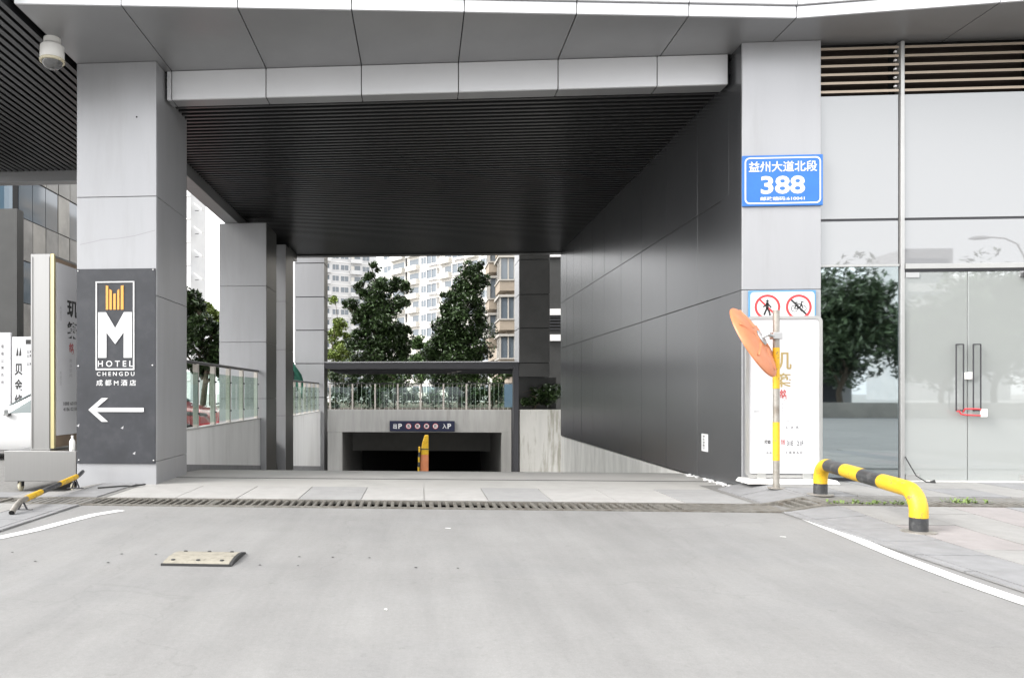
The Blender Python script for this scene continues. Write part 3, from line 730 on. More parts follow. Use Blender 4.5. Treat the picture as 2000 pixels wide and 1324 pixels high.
lt('玑', 10.13, 2.28, .32, .24, 'ink', .03); lt('築', 10.13, 1.98, .32, .24, 'ink', .03)
lt('銘', 10.19, 1.76, .14, .16, 'ink_red', .03)
for k, t in enumerate('商业空间'): lt(t, 10.2, 1.64 - .07 * k, .08, .05, 'ink_grey')
for k, t in enumerate(('1888 6010', '4186 0218')): lt(t, 10.02, 1.03 - .08 * k, .4, .05, 'ink', .01)
for k, z in enumerate((2.2, 1.3)): lt('成都天府新城', 9.92, z, .05, .22, 'ink_grey')
bo = tag(MB().lathe([(.035, 0), (.038, .01), (.038, .12), (.03, .145), (.014, .165), (.014, .19), (.017, .19), (.017, .205)], (-4.68, 9.68, .426), n=16).build('bottle', 'white_plastic', smooth=True), 'small white plastic bottle standing on the steel sign base', 'bottle')

# boards in front of the far dark wall
for px0, px1, yt, lbl, txt in ((-30, 22, 650, 'white vertical notice board at the left edge behind the white car', '招租公寓热线'), (25, 66, 658, 'white board with big black characters behind the car and steel sign', '贝金络')):
    a, b = at(px0, yt, 16.4), at(px1, yt, 16.4)
    t = thing('notice_board', ((a.x + b.x) / 2, 16.4, -.145), lbl, 'board')
    box('panel', 'poster', t, a.x, b.x, 16.37, 16.43, .05, a.z, bevel=.004, seg=1)
    for q in (.15, .85): box('leg', 'frame_dark', t, a.x + (b.x - a.x) * q - .02, a.x + (b.x - a.x) * q + .02, 16.44, 16.48, -.15, 1.4)
    if len(txt) == 3:
        for k, ch in enumerate(txt): p = at(28, 733 + 30 * k, 16.36); lettering(ch, 'ink', t, (p.x, 16.368, p.z), UX, UZ, .19, .27, .001, .03)
        p = at(31, 695, 16.36)
        for dx in (0, .07): MB().prism([(p.x + dx, 16.368, p.z), (p.x + dx + .05, 16.368, p.z), (p.x + dx + .05, 16.368, p.z + .1), (p.x + dx + .03, 16.368, p.z + .2)], (0, -.002, 0)).build('logo_mark', 'ink', t)
        p = at(50, 672, 16.36); box('logo_mark', 'ink', t, p.x, p.x + .2, 16.364, 16.369, p.z, p.z + .1)
        for k, z in enumerate((690, 698, 714)): p = at(52, z, 16.36); lettering('公寓', 'ink', t, (p.x, 16.368, p.z), UX, UZ, .12, .07, .001, .01)
    else:
        for k, ch in enumerate(txt): p = at(2, 680 + 14 * k, 16.36); lettering(ch, 'ink', t, (p.x, 16.368, p.z), UX, UZ, .06, .08, .001, .01)

# ------------------------------------------------------------------ barriers, mirror, speed hump
bar_ = thing('tube_barrier', (4.25, 7.4, .07), 'yellow and black striped tubular barrier on the right pavement', 'barrier')
A, B = Vector((4.33, 8.33, gz(4.33, 8.33) + .016)), Vector((4.19, 6.53, gz(4.19, 6.53) + .016))
def ubar():
    rr, Hh, bend = .068, .335, .17
    d = (B - A); L = Vector((d.x, d.y, 0)).length; dn = d.normalized()
    path = [A + UZ * q for q in (0, .06, .12)]
    path += [A + UZ * (Hh - bend) + dn * (bend * (1 - math.cos(R(t)))) + UZ * (bend * math.sin(R(t))) for t in range(0, 91, 15)]
    path += [B + UZ * (Hh - bend) - dn * (bend * (1 - math.cos(R(t)))) + UZ * (bend * math.sin(R(t))) for t in range(90, -1, -15)]
    path += [B + UZ * q for q in (.12, .06, 0)]
    return path, rr
path, rr = ubar()
n0 = 3 + 7
def seg(pts, m, r=rr): MB().tube(pts, r, 20, False).build('band', m, bar_, smooth=True)
P1, P2 = path[n0 - 1], path[n0]
seg([path[0] , path[1], path[2]], 'black_paint')
seg(path[2:n0] + [P1 + (P2 - P1) * .02], 'yellow', rr + .001)
cuts = [.02, .26, .50, .74, .98]
for i, (c0, c1) in enumerate(zip(cuts, cuts[1:])):
    seg([P1 + (P2 - P1) * (c0 + (c1 - c0) * q / 3) for q in range(4)], 'black_paint' if i % 2 == 0 else 'yellow', rr + (.001 if i % 2 else 0))
seg([P1 + (P2 - P1) * .98] + path[n0:n0 + 8], 'yellow', rr + .001)
seg(path[n0 + 7:], 'black_paint')
for q in (A, B):
    MB().lathe([(.13, 0), (.13, .008), (.07, .012)], q - UZ * .004, n=24).build('base_plate', 'galv', bar_)

mi = thing('traffic_mirror', (4.1, 8.82, .05), 'orange-backed convex traffic mirror on a banded post beside the banner', 'mirror')
pb = Vector((4.10, 8.82, gz(4.10, 8.82) + .010))
top = at(1516, 606, 8.82)
pb.x = top.x
bands = [963, 899, 824, 759, 679, 606]; mm = ['galv', 'yellow', 'galv', 'yellow', 'galv']
for k in range(5):
    z0 = pb.z if k == 0 else at(1516, bands[k], 8.82).z; z1 = at(1516, bands[k + 1], 8.82).z
    MB().tube([(pb.x, pb.y, z0), (pb.x, pb.y, z1)], .036 if k % 2 == 0 else .0375, 16, k in (0, 4)).build('post', mm[k], mi, smooth=True)
MB().lathe([(.09, 0), (.09, .01), (.04, .014)], pb - UZ * .002, n=16).build('base_plate', 'galv', mi)
mc = at(1473, 667, 8.74); nrm = Vector((-.70, .54, -.46)).normalized()    # the mirror faces the ramp, away from the street
Rm = .45
MB().lathe([(0, -.085), (.10, -.083), (.11, -.07), (.25, -.062), (.36, -.04), (.43, -.012), (Rm, .006), (Rm, .022), (Rm - .02, .026)], mc, nrm, 40).build('shell', 'orange', mi, smooth=True)
MB().lathe([(Rm - .02, .018), (.30, .055), (.15, .075), (0, .082)], mc, nrm, 40).build('mirror_face', 'mirror', mi, smooth=True)
a = nrm.orthogonal().normalized(); b = nrm.cross(a)
for k in range(6):
    d = a * math.cos(R(60 * k + 20)) + b * math.sin(R(60 * k + 20)); e = nrm.cross(d)
    MB().add([mc - nrm * .072 + d * .14 + e * .03, mc - nrm * .072 + d * .14 - e * .03, mc - nrm * .035 + d * .40 - e * .012, mc - nrm * .035 + d * .40 + e * .012,
              mc - nrm * .088 + d * .15, mc - nrm * .048 + d * .39], [(0, 4, 5, 3), (1, 2, 5, 4), (0, 1, 4), (2, 3, 5)]).build('rib', 'orange', mi)
MB().lathe([(.095, -.088), (.085, -.10), (.03, -.104), (.0, -.104)], mc, nrm, 24).build('hub_plate', 'bracket', mi, smooth=True)
pc = Vector((pb.x, pb.y, at(1516, 656, 8.82).z))
q0 = mc - nrm * .10
MB().tube([q0, q0 - nrm * .06, pc + (q0 - pc) * .25, pc + (q0 - pc) * .12], .02, 10).build('arm', 'bracket', mi, smooth=True)
box('clamp', 'bracket', mi, pc.x - .055, pc.x + .055, pc.y - .05, pc.y + .05, pc.z - .04, pc.z + .04, bevel=.008)

fp = thing('low_pole_barrier', (-4.1, 8, 0), 'thin yellow and black pole on low feet lying beside the left column', 'barrier')
A = Vector((-3.97, 6.95, .035)); A2 = Vector((-4.02, 7.2, .115)); B = Vector((-4.34, 9.15, .10)); B2 = Vector((-4.385, 9.36, .105))
B.z = gz(B.x, B.y) + .16; B2.z = gz(B2.x, B2.y) + .20
def lp(t): return A2 + (B - A2) * t
rr = .028
MB().tube([A, A.lerp(A2, .5) + UZ * .012, A2, lp(.08)], rr, 14, False).build('band', 'galv', fp, smooth=True)
MB().tube([A, A + (A2 - A) * .05], rr * .8, 14, True).build('end_plug', 'void', fp)
for t0, t1, m in ((.08, .30, 'yellow'), (.30, .62, 'black_paint'), (.62, .95, 'yellow')):
    MB().tube([lp(t0), lp((t0 + t1) / 2), lp(t1)], rr + (.004 if m == 'yellow' else 0), 14, True).build('band', m, fp, smooth=True)
MB().tube([lp(.95), B, B2], rr * .9, 14, True).build('band', 'black_paint', fp, smooth=True)
for t in (.03, .93):
    p = lp(t); g = gz(p.x, p.y) + .014
    mb = MB()
    for s_ in (-1, 1): mb.tube([p - UZ * .01, (p.x + s_ * .05, p.y, g)], .010, 8)
    mb.build('foot', 'frame_dark', fp, smooth=True)
    box('foot_plate', 'frame_dark', fp, p.x - .10, p.x + .10, p.y - .015, p.y + .015, g - .004, g + .008)

hm = thing('speed_hump_piece', (-1.55, 5.26, 0), 'single worn pale speed hump piece left on the asphalt', 'speed hump')
p = [at(320, 1104, 5.05), at(447, 1105, 5.05)]
x0, x1 = -1.80, -1.325
prof = [(-.21, 0), (-.205, .008), (-.15, .022), (-.06, .032), (.06, .032), (.15, .022), (.205, .008), (.21, 0)]
MB().prism([(x0, 5.26 + y, z + .001) for y, z in prof], (x1 - x0, 0, 0)).build('hump', 'worn_plate', hm, bevel=.004)
box('edge_strip', 'rubber', hm, x0, x1 + .01, 5.036, 5.05, .001, .016)
MB().prism([(x1 + .001, 5.26 + y * 1.02, z * 1.04 + .001) for y, z in prof], (.022, 0, 0)).build('end_strip', 'rubber', hm)
for dx in (.06, .24, .41):
    for yy in (5.12, 5.40): MB().lathe([(.016, 0), (.013, .006), (0, .007)], (x0 + dx, yy, .024), n=10).build('bolt', 'rubber', hm)

# weeds in the drain
def weed(cx_, cy_, spread, n, lbl):
    mb = MB()
    for k in range(n):
        x = cx_ + rng.uniform(-1, 1) * spread; y = cy_ + rng.uniform(-.08, .08); z = gz(x, y) + .003
        a = rng.uniform(0, 6.28); l = rng.uniform(.03, .075); h = rng.uniform(.015, .05); wd = .012
        d = Vector((math.cos(a), math.sin(a), 0)); e = Vector((-d.y, d.x, 0)) * wd; o_ = Vector((x, y, z))
        mb.add([o_ - e * .3, o_ + d * l * .6 - e + UZ * h, o_ + d * l + UZ * h * .8, o_ + d * l * .6 + e + UZ * h, o_ + e * .3], [(0, 1, 2, 3, 4)])
    tag(mb.build('weed', 'weed'), lbl, 'weed', kind='stuff')
weed(4.55, 7.80,   .42, 80, 'low green weeds growing in the drain under the striped barrier')
weed(5.55, 7.96, .22, 50, 'small green weeds in the drain right of the striped barrier')

mb = MB()
for k in range(46):
    t = rng.random() ** 1.5; x = XR - .02 - rng.random() * .10; y = 9.62 + 1.75 * t; z = gz(x, y) + .001; q = rng.uniform(.012, .04)
    pts = [(x + q * math.cos(a) * rng.uniform(.6, 1.2), y + q * math.sin(a) * rng.uniform(.6, 1.2), z) for a in (0, 1.2, 2.5, 3.8, 5.0)]
    mb.prism(pts, (0, 0, rng.uniform(.006, .03)))
tag(mb.build('plaster_crumbs', 'sign_white'), 'white plaster crumbs along the foot of the dark passage wall', 'debris', kind='stuff')
cb = thing('loose_cable', (6.0, 9.45, .11), 'thin black cable hanging from the door post onto the pavement', 'cable')
zg = gz(6.1, 9.4) + .022
MB().tube([(5.975, 9.56, .42), (6.0, 9.52, .33), (6.05, 9.47, zg + .07), (6.13, 9.42, zg + .005), (6.17, 9.40, zg)], .007, 8).build('wire', 'rubber', cb, smooth=True)
MB().tube([(6.165, 9.40, zg + .004), (6.21, 9.385, zg + .012)], [.012, .024], 10).build('plug', 'rubber', cb, smooth=True)
p = [(-4.0, 8.95), (-3.82, 9.12), (-3.72, 9.18), (-3.66, 9.16), (-3.55, 9.36)]
tag(MB().tube([(x, y, gz(x, y) + .022) for x, y in p], .011, 8).build('rubber_strip', 'rubber', smooth=True), 'short black rubber strip lying by the foot of the left column', 'strip')
# ------------------------------------------------------------------ low walls with glass railings along the ramp
def low_wall(y0, y1, zt, posts, lbl1, lbl2, rz):
    wl = thing('ramp_wall', (-3.6, (y0 + y1) / 2, -.15), lbl1, 'wall')
    MB().box(-3.72, -3.60, y0, y1, ramp_z(y1) - .1, zt).build('wall', 'paint_wall', wl, bevel=.006)
    n = 6
    mb = MB()
    pts = [(y0 + (y1 - y0) * k / n) for k in range(n + 1)]
    for k in range(n):
        a_, b_ = pts[k], pts[k + 1]
        za, zb_ = .14 - .10 * (a_ - 10.83), .14 - .10 * (b_ - 10.83)
        mb.hexa([(-3.599, a_, za - .6), (-3.588, a_, za - .6), (-3.588, b_, zb_ - .6), (-3.599, b_, zb_ - .6), (-3.599, a_, za), (-3.588, a_, za), (-3.588, b_, zb_), (-3.599, b_, zb_)])
    mb.build('skirting', 'paver_grey', wl)
    box('coping', 'concrete', wl, -3.73, -3.588, y0, y1, zt + .001, zt + .03, bevel=.005)
    rl = thing('glass_railing', (-3.66, (y0 + y1) / 2, zt), lbl2, 'railing')
    MB().tube([(-3.66, y0, rz), (-3.66, y1, rz)], .028, 10).build('handrail', 'frame_dark', rl, smooth=True)
    for y in posts:
        box('post', 'louvre', rl, -3.70, -3.625, y - .05, y + .05, zt + .03, rz - .02, bevel=.004)
        for zz in (zt + .25, rz - .3): MB().tube([(-3.624, y, zz), (-3.595, y, zz)], .014, 8).build('glass_clip', 'frame_dark', rl)
    for a_, b_ in zip(posts, posts[1:]):
        box('glass_pane', 'rail_glass', rl, -3.618, -3.606, a_ + .06, b_ - .06, zt + .08, rz - .16)
low_wall(10.83, 16.53, .62, [11.0, 11.9, 12.9, 13.95, 15.0, 16.35], 'pale concrete wall between the left columns beside the ramp', 'glass railing on the wall between the first two left columns', 1.70)
low_wall(20.15, 26.66, .54, [20.4, 21.4, 22.4, 23.4, 24.4, 25.4, 26.45], 'pale concrete wall further down the left side of the ramp', 'glass railing further down the left side of the ramp', 1.56)
tp = MB()
p = at(576, 742, 24.0); vs = []
for i in range(7):
    for j in range(6):
        vs.append((p.x - 1.95 + .36 * i, 24 + .25 * math.sin(i * 2.1 + j) + .1 * j, p.z + .95 - .16 * j - .25 * max(0, i - 4) ** 1.6 + .05 * math.sin(i * 3)))
tp.add(vs, [(i * 6 + j, i * 6 + j + 1, (i + 1) * 6 + j + 1, (i + 1) * 6 + j) for i in range(6) for j in range(5)])
gt = thing('green_tarpaulin', (p.x - .6, 24.2, -.145), 'green tarpaulin shade behind the far railing on the left', 'tarpaulin')
o = tp.build('sheet', 'green_tarp', gt, smooth=True); md = o.modifiers.new('t', 'SOLIDIFY'); md.thickness = .02
for dx in (-1.5, -.1): MB().tube([(p.x + dx, 24.3, -.145), (p.x + dx, 24.3, p.z + .6)], .025, 8).build('pole', 'frame_dark', gt)

# ------------------------------------------------------------------ portal canopy over the ramp
PLX = at(1014, 800, 26.68).x
cn = thing('ramp_canopy', (0, 30, 0), 'flat canopy on grey clad columns over the far end of the ramp', 'canopy')
YC = 26.68
column(cn, -4.55, XL, YC, YC + 1.05, -3.0, 8.5, [1.05, 2.28, 3.49, 4.70, 5.93], right='dark_side', g=.03)
a, b = at(1014, 600, YC), at(1074, 600, YC)
zc_ = at(1040, 736, YC).z
column(cn, a.x, b.x, YC, YC + 1.3, zc_, 8.5, [2.28, 3.52, 4.72, 5.96], front='dark_side', side='alu', g=.03)
box('post', 'frame_dark', cn, at(1003, 600, YC).x, at(1013, 600, YC).x, YC, YC + .3, -3.0, 2.2)
box('back_wall', 'dark_side', cn, a.x + .02, b.x + .4, YC + 1.0, YC + 1.3, .3, zc_ - .002)
CZ = at(820, 720, YC).z; CT = at(820, 708, YC).z
MB().box(XL + .01, a.x - .01, YC + .02, YC + .3, CZ, CT).build('front_beam', 'frame_dark', cn, bevel=.01)
box('beam_cap', 'alu', cn, XL + .01, a.x - .01, YC + .0, YC + .32, CT + .002, CT + .04)
box('roof', 'frame_dark', cn, XL + .01, a.x + .6, YC + .31, 33.2, CZ + .06, CT - .01)
for k in range(4): box('rafter', 'frame_dark', cn, XL + .01, a.x + .6, YC + 1.6 + 1.4 * k, YC + 1.7 + 1.4 * k, CZ - .04, CZ + .055)
MB().tube([(1.6, YC + 2, CZ + .0), (1.2, YC + 6, CZ - .0)], .04, 8).build('conduit', 'galv', cn)

# garage mouth at the bottom of the ramp
YM = 38.0
gm = thing('garage_mouth', (0, YM, -3.9), 'concrete garage entrance with dark opening at the end of the ramp', 'garage entrance')
gl, gr, gt_, gb = at(640, 800, YM), at(1006, 800, YM), at(820, 800, YM).z, at(820, 844, YM).z
ol, orr = at(668, 850, YM).x, at(980, 850, YM).x
FZ = ramp_z(YM) - .2
box('lintel', 'stained_grey', gm, gl.x, gr.x, YM, YM + .4, gb, gt_, bevel=.01)
box('pier', 'stained_grey', gm, gl.x - .4, ol, YM + .004, YM + .4, FZ, gb - .004)
box('pier', 'stained_grey', gm, orr, gr.x + .4, YM + .004, YM + .4, FZ, gb - .004)
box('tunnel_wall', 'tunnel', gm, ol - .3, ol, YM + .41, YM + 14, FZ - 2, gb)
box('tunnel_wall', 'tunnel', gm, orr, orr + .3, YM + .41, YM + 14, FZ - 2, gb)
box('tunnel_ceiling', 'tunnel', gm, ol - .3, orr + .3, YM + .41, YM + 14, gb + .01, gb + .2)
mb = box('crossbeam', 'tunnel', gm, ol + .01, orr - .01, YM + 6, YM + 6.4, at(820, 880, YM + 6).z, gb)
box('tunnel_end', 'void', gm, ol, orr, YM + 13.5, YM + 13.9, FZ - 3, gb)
box('side_wall', 'paint_wall', gm, gl.x - .32, gl.x - .01, YC + 1.1, YM - .005, -5, .5)
# retaining wall with drip stains right of the ramp
rw = thing('retaining_wall', (5, 28, -2), 'drip-stained concrete wall to the right of the ramp', 'wall')
box('wall', 'drip_wall', rw, at(1014, 800, YC).x + .02, 8, YC + .02, YC + .3, -4, at(1050, 800, YC).z, bevel=.01)
box('wall', 'drip_wall', rw, gr.x + .01, gr.x + .3, YC + 1.35, YM - .01, -5, at(1050, 806, 28).z)
# railing above the garage mouth
gr_ = thing('garage_railing', (0, YM + .2, gt_), 'glass and metal railing above the garage entrance', 'railing')
rz = at(820, 748, YM).z
box('handrail', 'frame_dark', gr_, gl.x, gr.x, YM + .15, YM + .22, rz - .04, rz)
xs = fr(gl.x + .1, gr.x - .1, 1.25)
for q in xs: box('post', 'louvre', gr_, q - .04, q + .04, YM + .14, YM + .23, gt_ + .001, rz - .041)
for q0, q1 in zip(xs, xs[1:]):
    box('glass_pane', 'rail_glass', gr_, q0 + .06, q1 - .06, YM + .18, YM + .192, gt_ + .1, rz - .2)
    for k in range(1, 5): q = q0 + (q1 - q0) * k / 5; box('baluster', 'louvre', gr_, q - .012, q + .012, YM + .24, YM + .264, gt_ + .001, rz - .041)
bp_ = thing('blue_panel', (at(994, 770, 37.4).x, 37.4, -2.5), 'tall blue-grey panel right of the garage railing', 'panel')
p, q = at(985, 795, 37.4), at(1003, 750, 37.4)
box('board', 'blue_glass', bp_, p.x, q.x, 37.38, 37.45, p.z, q.z, bevel=.005); box('post', 'frame_dark', bp_, q.x - .1, q.x - .04, 37.46, 37.52, ramp_z(37.4), q.z - .1)
# garage sign
gs = thing('garage_sign', (at(824, 832, YM - .1).x, YM - .1, gb), 'navy parking sign with white letters and four round icons above the garage opening', 'sign')
p, q = at(761, 842, YM - .1), at(888, 822, YM - .1)
box('board', 'sign_navy', gs, p.x, q.x, YM - .14, YM - .02, p.z, q.z, bevel=.01, seg=1)
ysg = YM - .141
def gsr(px0, py0, px1, py1): u, v = at(px0, py1, YM - .1), at(px1, py0, YM - .1); return u, v
for t, x0_, x1_ in (('出', 768, 775), ('P', 778, 785), ('入', 864, 872), ('P', 874, 881)):
    u, v = gsr(x0_, 827, x1_, 837); lettering(t, 'sign_white', gs, (u.x, ysg, u.z), UX, UZ, v.x - u.x, v.z - u.z, .003, .03)
for k, cpx in enumerate((798, 815.5, 833, 850.5)):
    c = at(cpx, 832, YM - .1); r = .14
    cc = circ(c.x, c.z, r); MB().add([(x, ysg - .002, z) for x, z in cc], [tuple(range(len(cc)))[::-1]]).build('icon', 'sign_white', gs)
    ring(circ(c.x, c.z, r), circ(c.x, c.z, r * .85), ysg, .004).build('icon_ring', 'prohibit_red', gs)
    lettering('5限高禁'[k] if k else '5', 'ink', gs, (c.x - .07, ysg, c.z - .08), UX, UZ, .14, .16, .005, .03)
# post with guards in the middle of the ramp
gp = thing('ramp_guard_post', (.0, 30, ramp_z(30)), 'tall orange and yellow guard post in the middle of the ramp', 'post')
yg = 24.0; zb = ramp_z(yg)
p0, p1 = at(822, 918, yg), at(837, 850, yg); xm = p1.x
def tap(m, nm, z0, z1, w0, w1, xr):
    MB().hexa([(xr - w0, yg, z0), (xr, yg, z0), (xr, yg + .25, z0), (xr - w0, yg + .25, z0), (xr - w1, yg, z1), (xr, yg, z1), (xr, yg + .25, z1), (xr - w1, yg + .25, z1)]).build(nm, m, gp, bevel=.015)
zmid = at(830, 888, yg).z; ztop = p1.z
tap('orange', 'lower_post', zb - .02, zmid, .29, .26, xm)
tap('yellow', 'upper_post', zmid + .001, ztop - .25, .26, .20, xm); tap('yellow', 'upper_post', ztop - .249, ztop, .20, .12, xm)
box('band', 'black_paint', gp, xm - .262, xm + .004, yg - .006, yg + .254, at(830, 878, yg).z, at(830, 876, yg).z)
zs = [zb + (zmid + .25 - zb) * k / 8 for k in range(9)]
for k in range(8):
    lean = .0
    x_ = xm - .262 - .05 * (8 - k) / 8
    box('guard_strip', 'yellow' if k % 2 else 'black_paint', gp, x_ - .06, x_, yg - .03, yg + .2, zs[k] - .0, zs[k + 1] - .002)

# ------------------------------------------------------------------ cars
def car(name, paint, lbl):
    t = thing(name, (0, 0, 0), lbl, 'car')
    L = 4.5; W = .88
    # (x, half width at sill, half width at belt, belt z, roof half width, roof z): stations nose to tail
    st = [(-2.25, .60, .62, .62, .55, .66), (-2.15, .74, .76, .70, .68, .74), (-1.9, .84, .85, .80, .76, .86), (-1.4, .87, .88, .88, .80, .96), (-1.0, .88, .89, .92, .80, 1.0),
          (-.75, .88, .89, .93, .74, 1.08), (-.1, .88, .89, .95, .62, 1.42), (.5, .88, .89, .96, .60, 1.47), (1.1, .88, .88, .97, .60, 1.43), (1.6, .87, .88, .98, .66, 1.22), (2.0, .84, .86, .97, .74, 1.02), (2.2, .74, .76, .86, .70, .92), (2.25, .66, .68, .70, .62, .74)]
    vs = []; fs = []; n = 12
    for x, ws, wb, zb_, wr, zr in st:
        ring_ = [(-ws * .92, .22), (-ws, .34), (-wb - .01, .6), (-wb, zb_), (-wr, zr - .03), (-wr * .7, zr), (wr * .7, zr), (wr, zr - .03), (wb, zb_), (wb + .01, .6), (ws, .34), (ws * .92, .22)]
        vs += [(x, y, z) for y, z in ring_]
    for i in range(len(st) - 1):
        for k in range(n): fs.append((i * n + k, (i + 1) * n + k, (i + 1) * n + (k + 1) % n, i * n + (k + 1) % n))
    fs += [tuple(range(n)), tuple(range((len(st) - 1) * n, len(st) * n))[::-1]]
    MB().add(vs, fs).build('body', paint, t, smooth=True, bevel=.012)
    for s_ in (-1, 1):
        def side(pts, nm, m, off=.012):
            q = []
            for x, f in pts:                        # f: 0 at belt, 1 at roof edge
                i = max(k for k in range(len(st) - 1) if st[k][0] <= x); u = (x - st[i][0]) / (st[i + 1][0] - st[i][0])
                g_ = [st[i][j] + (st[i + 1][j] - st[i][j]) * u for j in range(6)]
                q.append(Vector((x, s_ * (g_[2] + (g_[4] - g_[2]) * f + off), g_[3] + (g_[5] - .03 - g_[3]) * f)))
            MB().prism(q, (0, -s_ * .01, 0)).build(nm, m, t)
        side([(-.62, .08), (-.2, .78), (-.05, .88), (.42, .88), (.42, .06)], 'side_window', 'car_glass')
        side([(.48, .06), (.48, .88), (1.05, .88), (1.45, .1)], 'side_window', 'car_glass')
        mb = MB()
        for x0, x1 in ((-.84, -.828), (.44, .45), (1.5, 1.51)): mb.box(x0, x1, s_ * .893 - .002, s_ * .893 + .006 * s_ + .002, .36, .93)
        mb.build('door_gap', 'void', t)
        for x0 in (.28, 1.3): box('door_handle', paint, t, x0, x0 + .16, *sorted((s_ * .895, s_ * .925)), .82, .85, bevel=.008)
        mr_ = thing('door_mirror', (-.62, s_ * .98, .92), parent=t)
        MB().hexa([(-.70, s_ * .93, .90), (-.58, s_ * .93, .90), (-.58, s_ * 1.10, .90), (-.68, s_ * 1.10, .90), (-.68, s_ * .93, 1.02), (-.58, s_ * .93, 1.04), (-.58, s_ * 1.09, 1.04), (-.66, s_ * 1.09, 1.02)]).build('mirror_cap', paint, mr_, bevel=.025)
        box('mirror_foot', 'black_paint', mr_, -.68, -.56, *sorted((s_ * .86, s_ * .95)), .90, .95, bevel=.01)
        for x0 in (-1.4, 1.35):
            wh = thing('wheel', (x0, s_ * .80, 0), parent=t)
            MB().lathe([(.20, -.10), (.29, -.105), (.315, -.08), (.315, .08), (.29, .105), (.20, .10)], (x0, s_ * .80, .315), (0, s_, 0), 28).build('tyre', 'rubber', wh, smooth=True)
            MB().lathe([(.21, .0), (.21, .09), (.19, .10), (.06, .075), (0, .08)], (x0, s_ * .80, .315), (0, s_, 0), 20).build('rim', 'bracket', wh, smooth=True)
            cc = [(x0 + .36 * math.cos(R(k)), s_ * .897, .315 + .36 * math.sin(R(k))) for k in range(0, 181, 15)]
            MB().prism(cc + [(x0 - .36, s_ * .897, .21), (x0 + .36, s_ * .897, .21)], (0, -s_ * .02, 0)).build('wheel_arch', 'rubber', t)
        MB().hexa([(-2.20, s_ * .45, .62), (-2.02, s_ * .80, .64), (-1.86, s_ * .84, .76), (-2.10, s_ * .5, .74), (-2.22, s_ * .45, .66), (-2.05, s_ * .82, .68), (-1.88, s_ * .86, .78), (-2.12, s_ * .5, .77)]).build('headlight', 'far_glass', t)
    MB().prism([(-.72, -.66, 1.10), (-.72, .66, 1.10), (-.14, .56, 1.42), (-.14, -.56, 1.42)], (-.02, 0, .012)).build('windscreen', 'car_glass', t)
    return t
cw = car('parked_car', 'car_white', 'white car parked behind the steel sign stand')
m_ = at(10, 800, 13.9); cw.location = (m_.x + .62, 14.9, -.144)
cr = car('parked_car', 'car_red', 'dark red car parked behind the left glass railing')
m_ = at(373, 782, 22.0); cr.location = (m_.x - 1.0, 22.0, -.144); cr.rotation_euler = (0, 0, R(165))
# scooter seen through the railing
sc = thing('scooter', (at(408, 790, 19.5).x, 19.5, -.145), 'red and white motor scooter parked behind the left glass railing', 'scooter')
sx, sy, g0 = at(408, 790, 19.5).x, 19.5, -.145
for dx in (-.55, .55):
    wh = thing('wheel', (sx + dx, sy, g0), parent=sc)
    MB().lathe([(.14, -.05), (.23, -.05), (.25, 0), (.23, .05), (.14, .05)], (sx + dx, sy, g0 + .25), (0, 1, 0), 20).build('tyre', 'rubber', wh, smooth=True)
    MB().lathe([(.0, -.03), (.15, -.04), (.15, .04), (0, .03)], (sx + dx, sy, g0 + .25), (0, 1, 0), 14).build('rim', 'bracket', wh)
MB().prism([(sx - .62, sy - .14, g0 + .55), (sx - .1, sy - .14, g0 + .40), (sx + .1, sy - .14, g0 + .3), (sx + .34, sy - .14, g0 + .3), (sx + .45, sy - .14, g0 + .85), (sx + .3, sy - .14, g0 + .9), (sx + .2, sy - .14, g0 + .42), (sx - .08, sy - .14, g0 + .72), (sx - .65, sy - .14, g0 + .75)], (0, .28, 0)).build('body', 'car_red', sc, bevel=.04)
MB().hexa([(sx - .66, sy - .15, g0 + .76), (sx - .05, sy - .13, g0 + .73), (sx - .05, sy + .13, g0 + .73), (sx - .66, sy + .15, g0 + .76), (sx - .66, sy - .13, g0 + .86), (sx - .08, sy - .1, g0 + .81), (sx - .08, sy + .1, g0 + .81), (sx - .66, sy + .13, g0 + .86)]).build('seat', 'rubber', sc, bevel=.03)
MB().tube([(sx + .55, sy, g0 + .25), (sx + .38, sy, g0 + .9), (sx + .33, sy, g0 + 1.05)], .03, 8).build('steering_column', 'bracket', sc)
MB().tube([(sx + .22, sy - .33, g0 + 1.05), (sx + .33, sy - .1, g0 + 1.08), (sx + .33, sy + .1, g0 + 1.08), (sx + .22, sy + .33, g0 + 1.05)], .018, 8).build('handlebar', 'frame_dark', sc)
MB().hexa([(sx + .3, sy - .1, g0 + .88), (sx + .52, sy - .08, g0 + .84), (sx + .52, sy + .08, g0 + .84), (sx + .3, sy + .1, g0 + .88), (sx + .34, sy - .1, g0 + 1.05), (sx + .44, sy - .07, g0 + 1.04), (sx + .44, sy + .07, g0 + 1.04), (sx + .34, sy + .1, g0 + 1.05)]).build('front_cowl', 'sign_white', sc, bevel=.02)

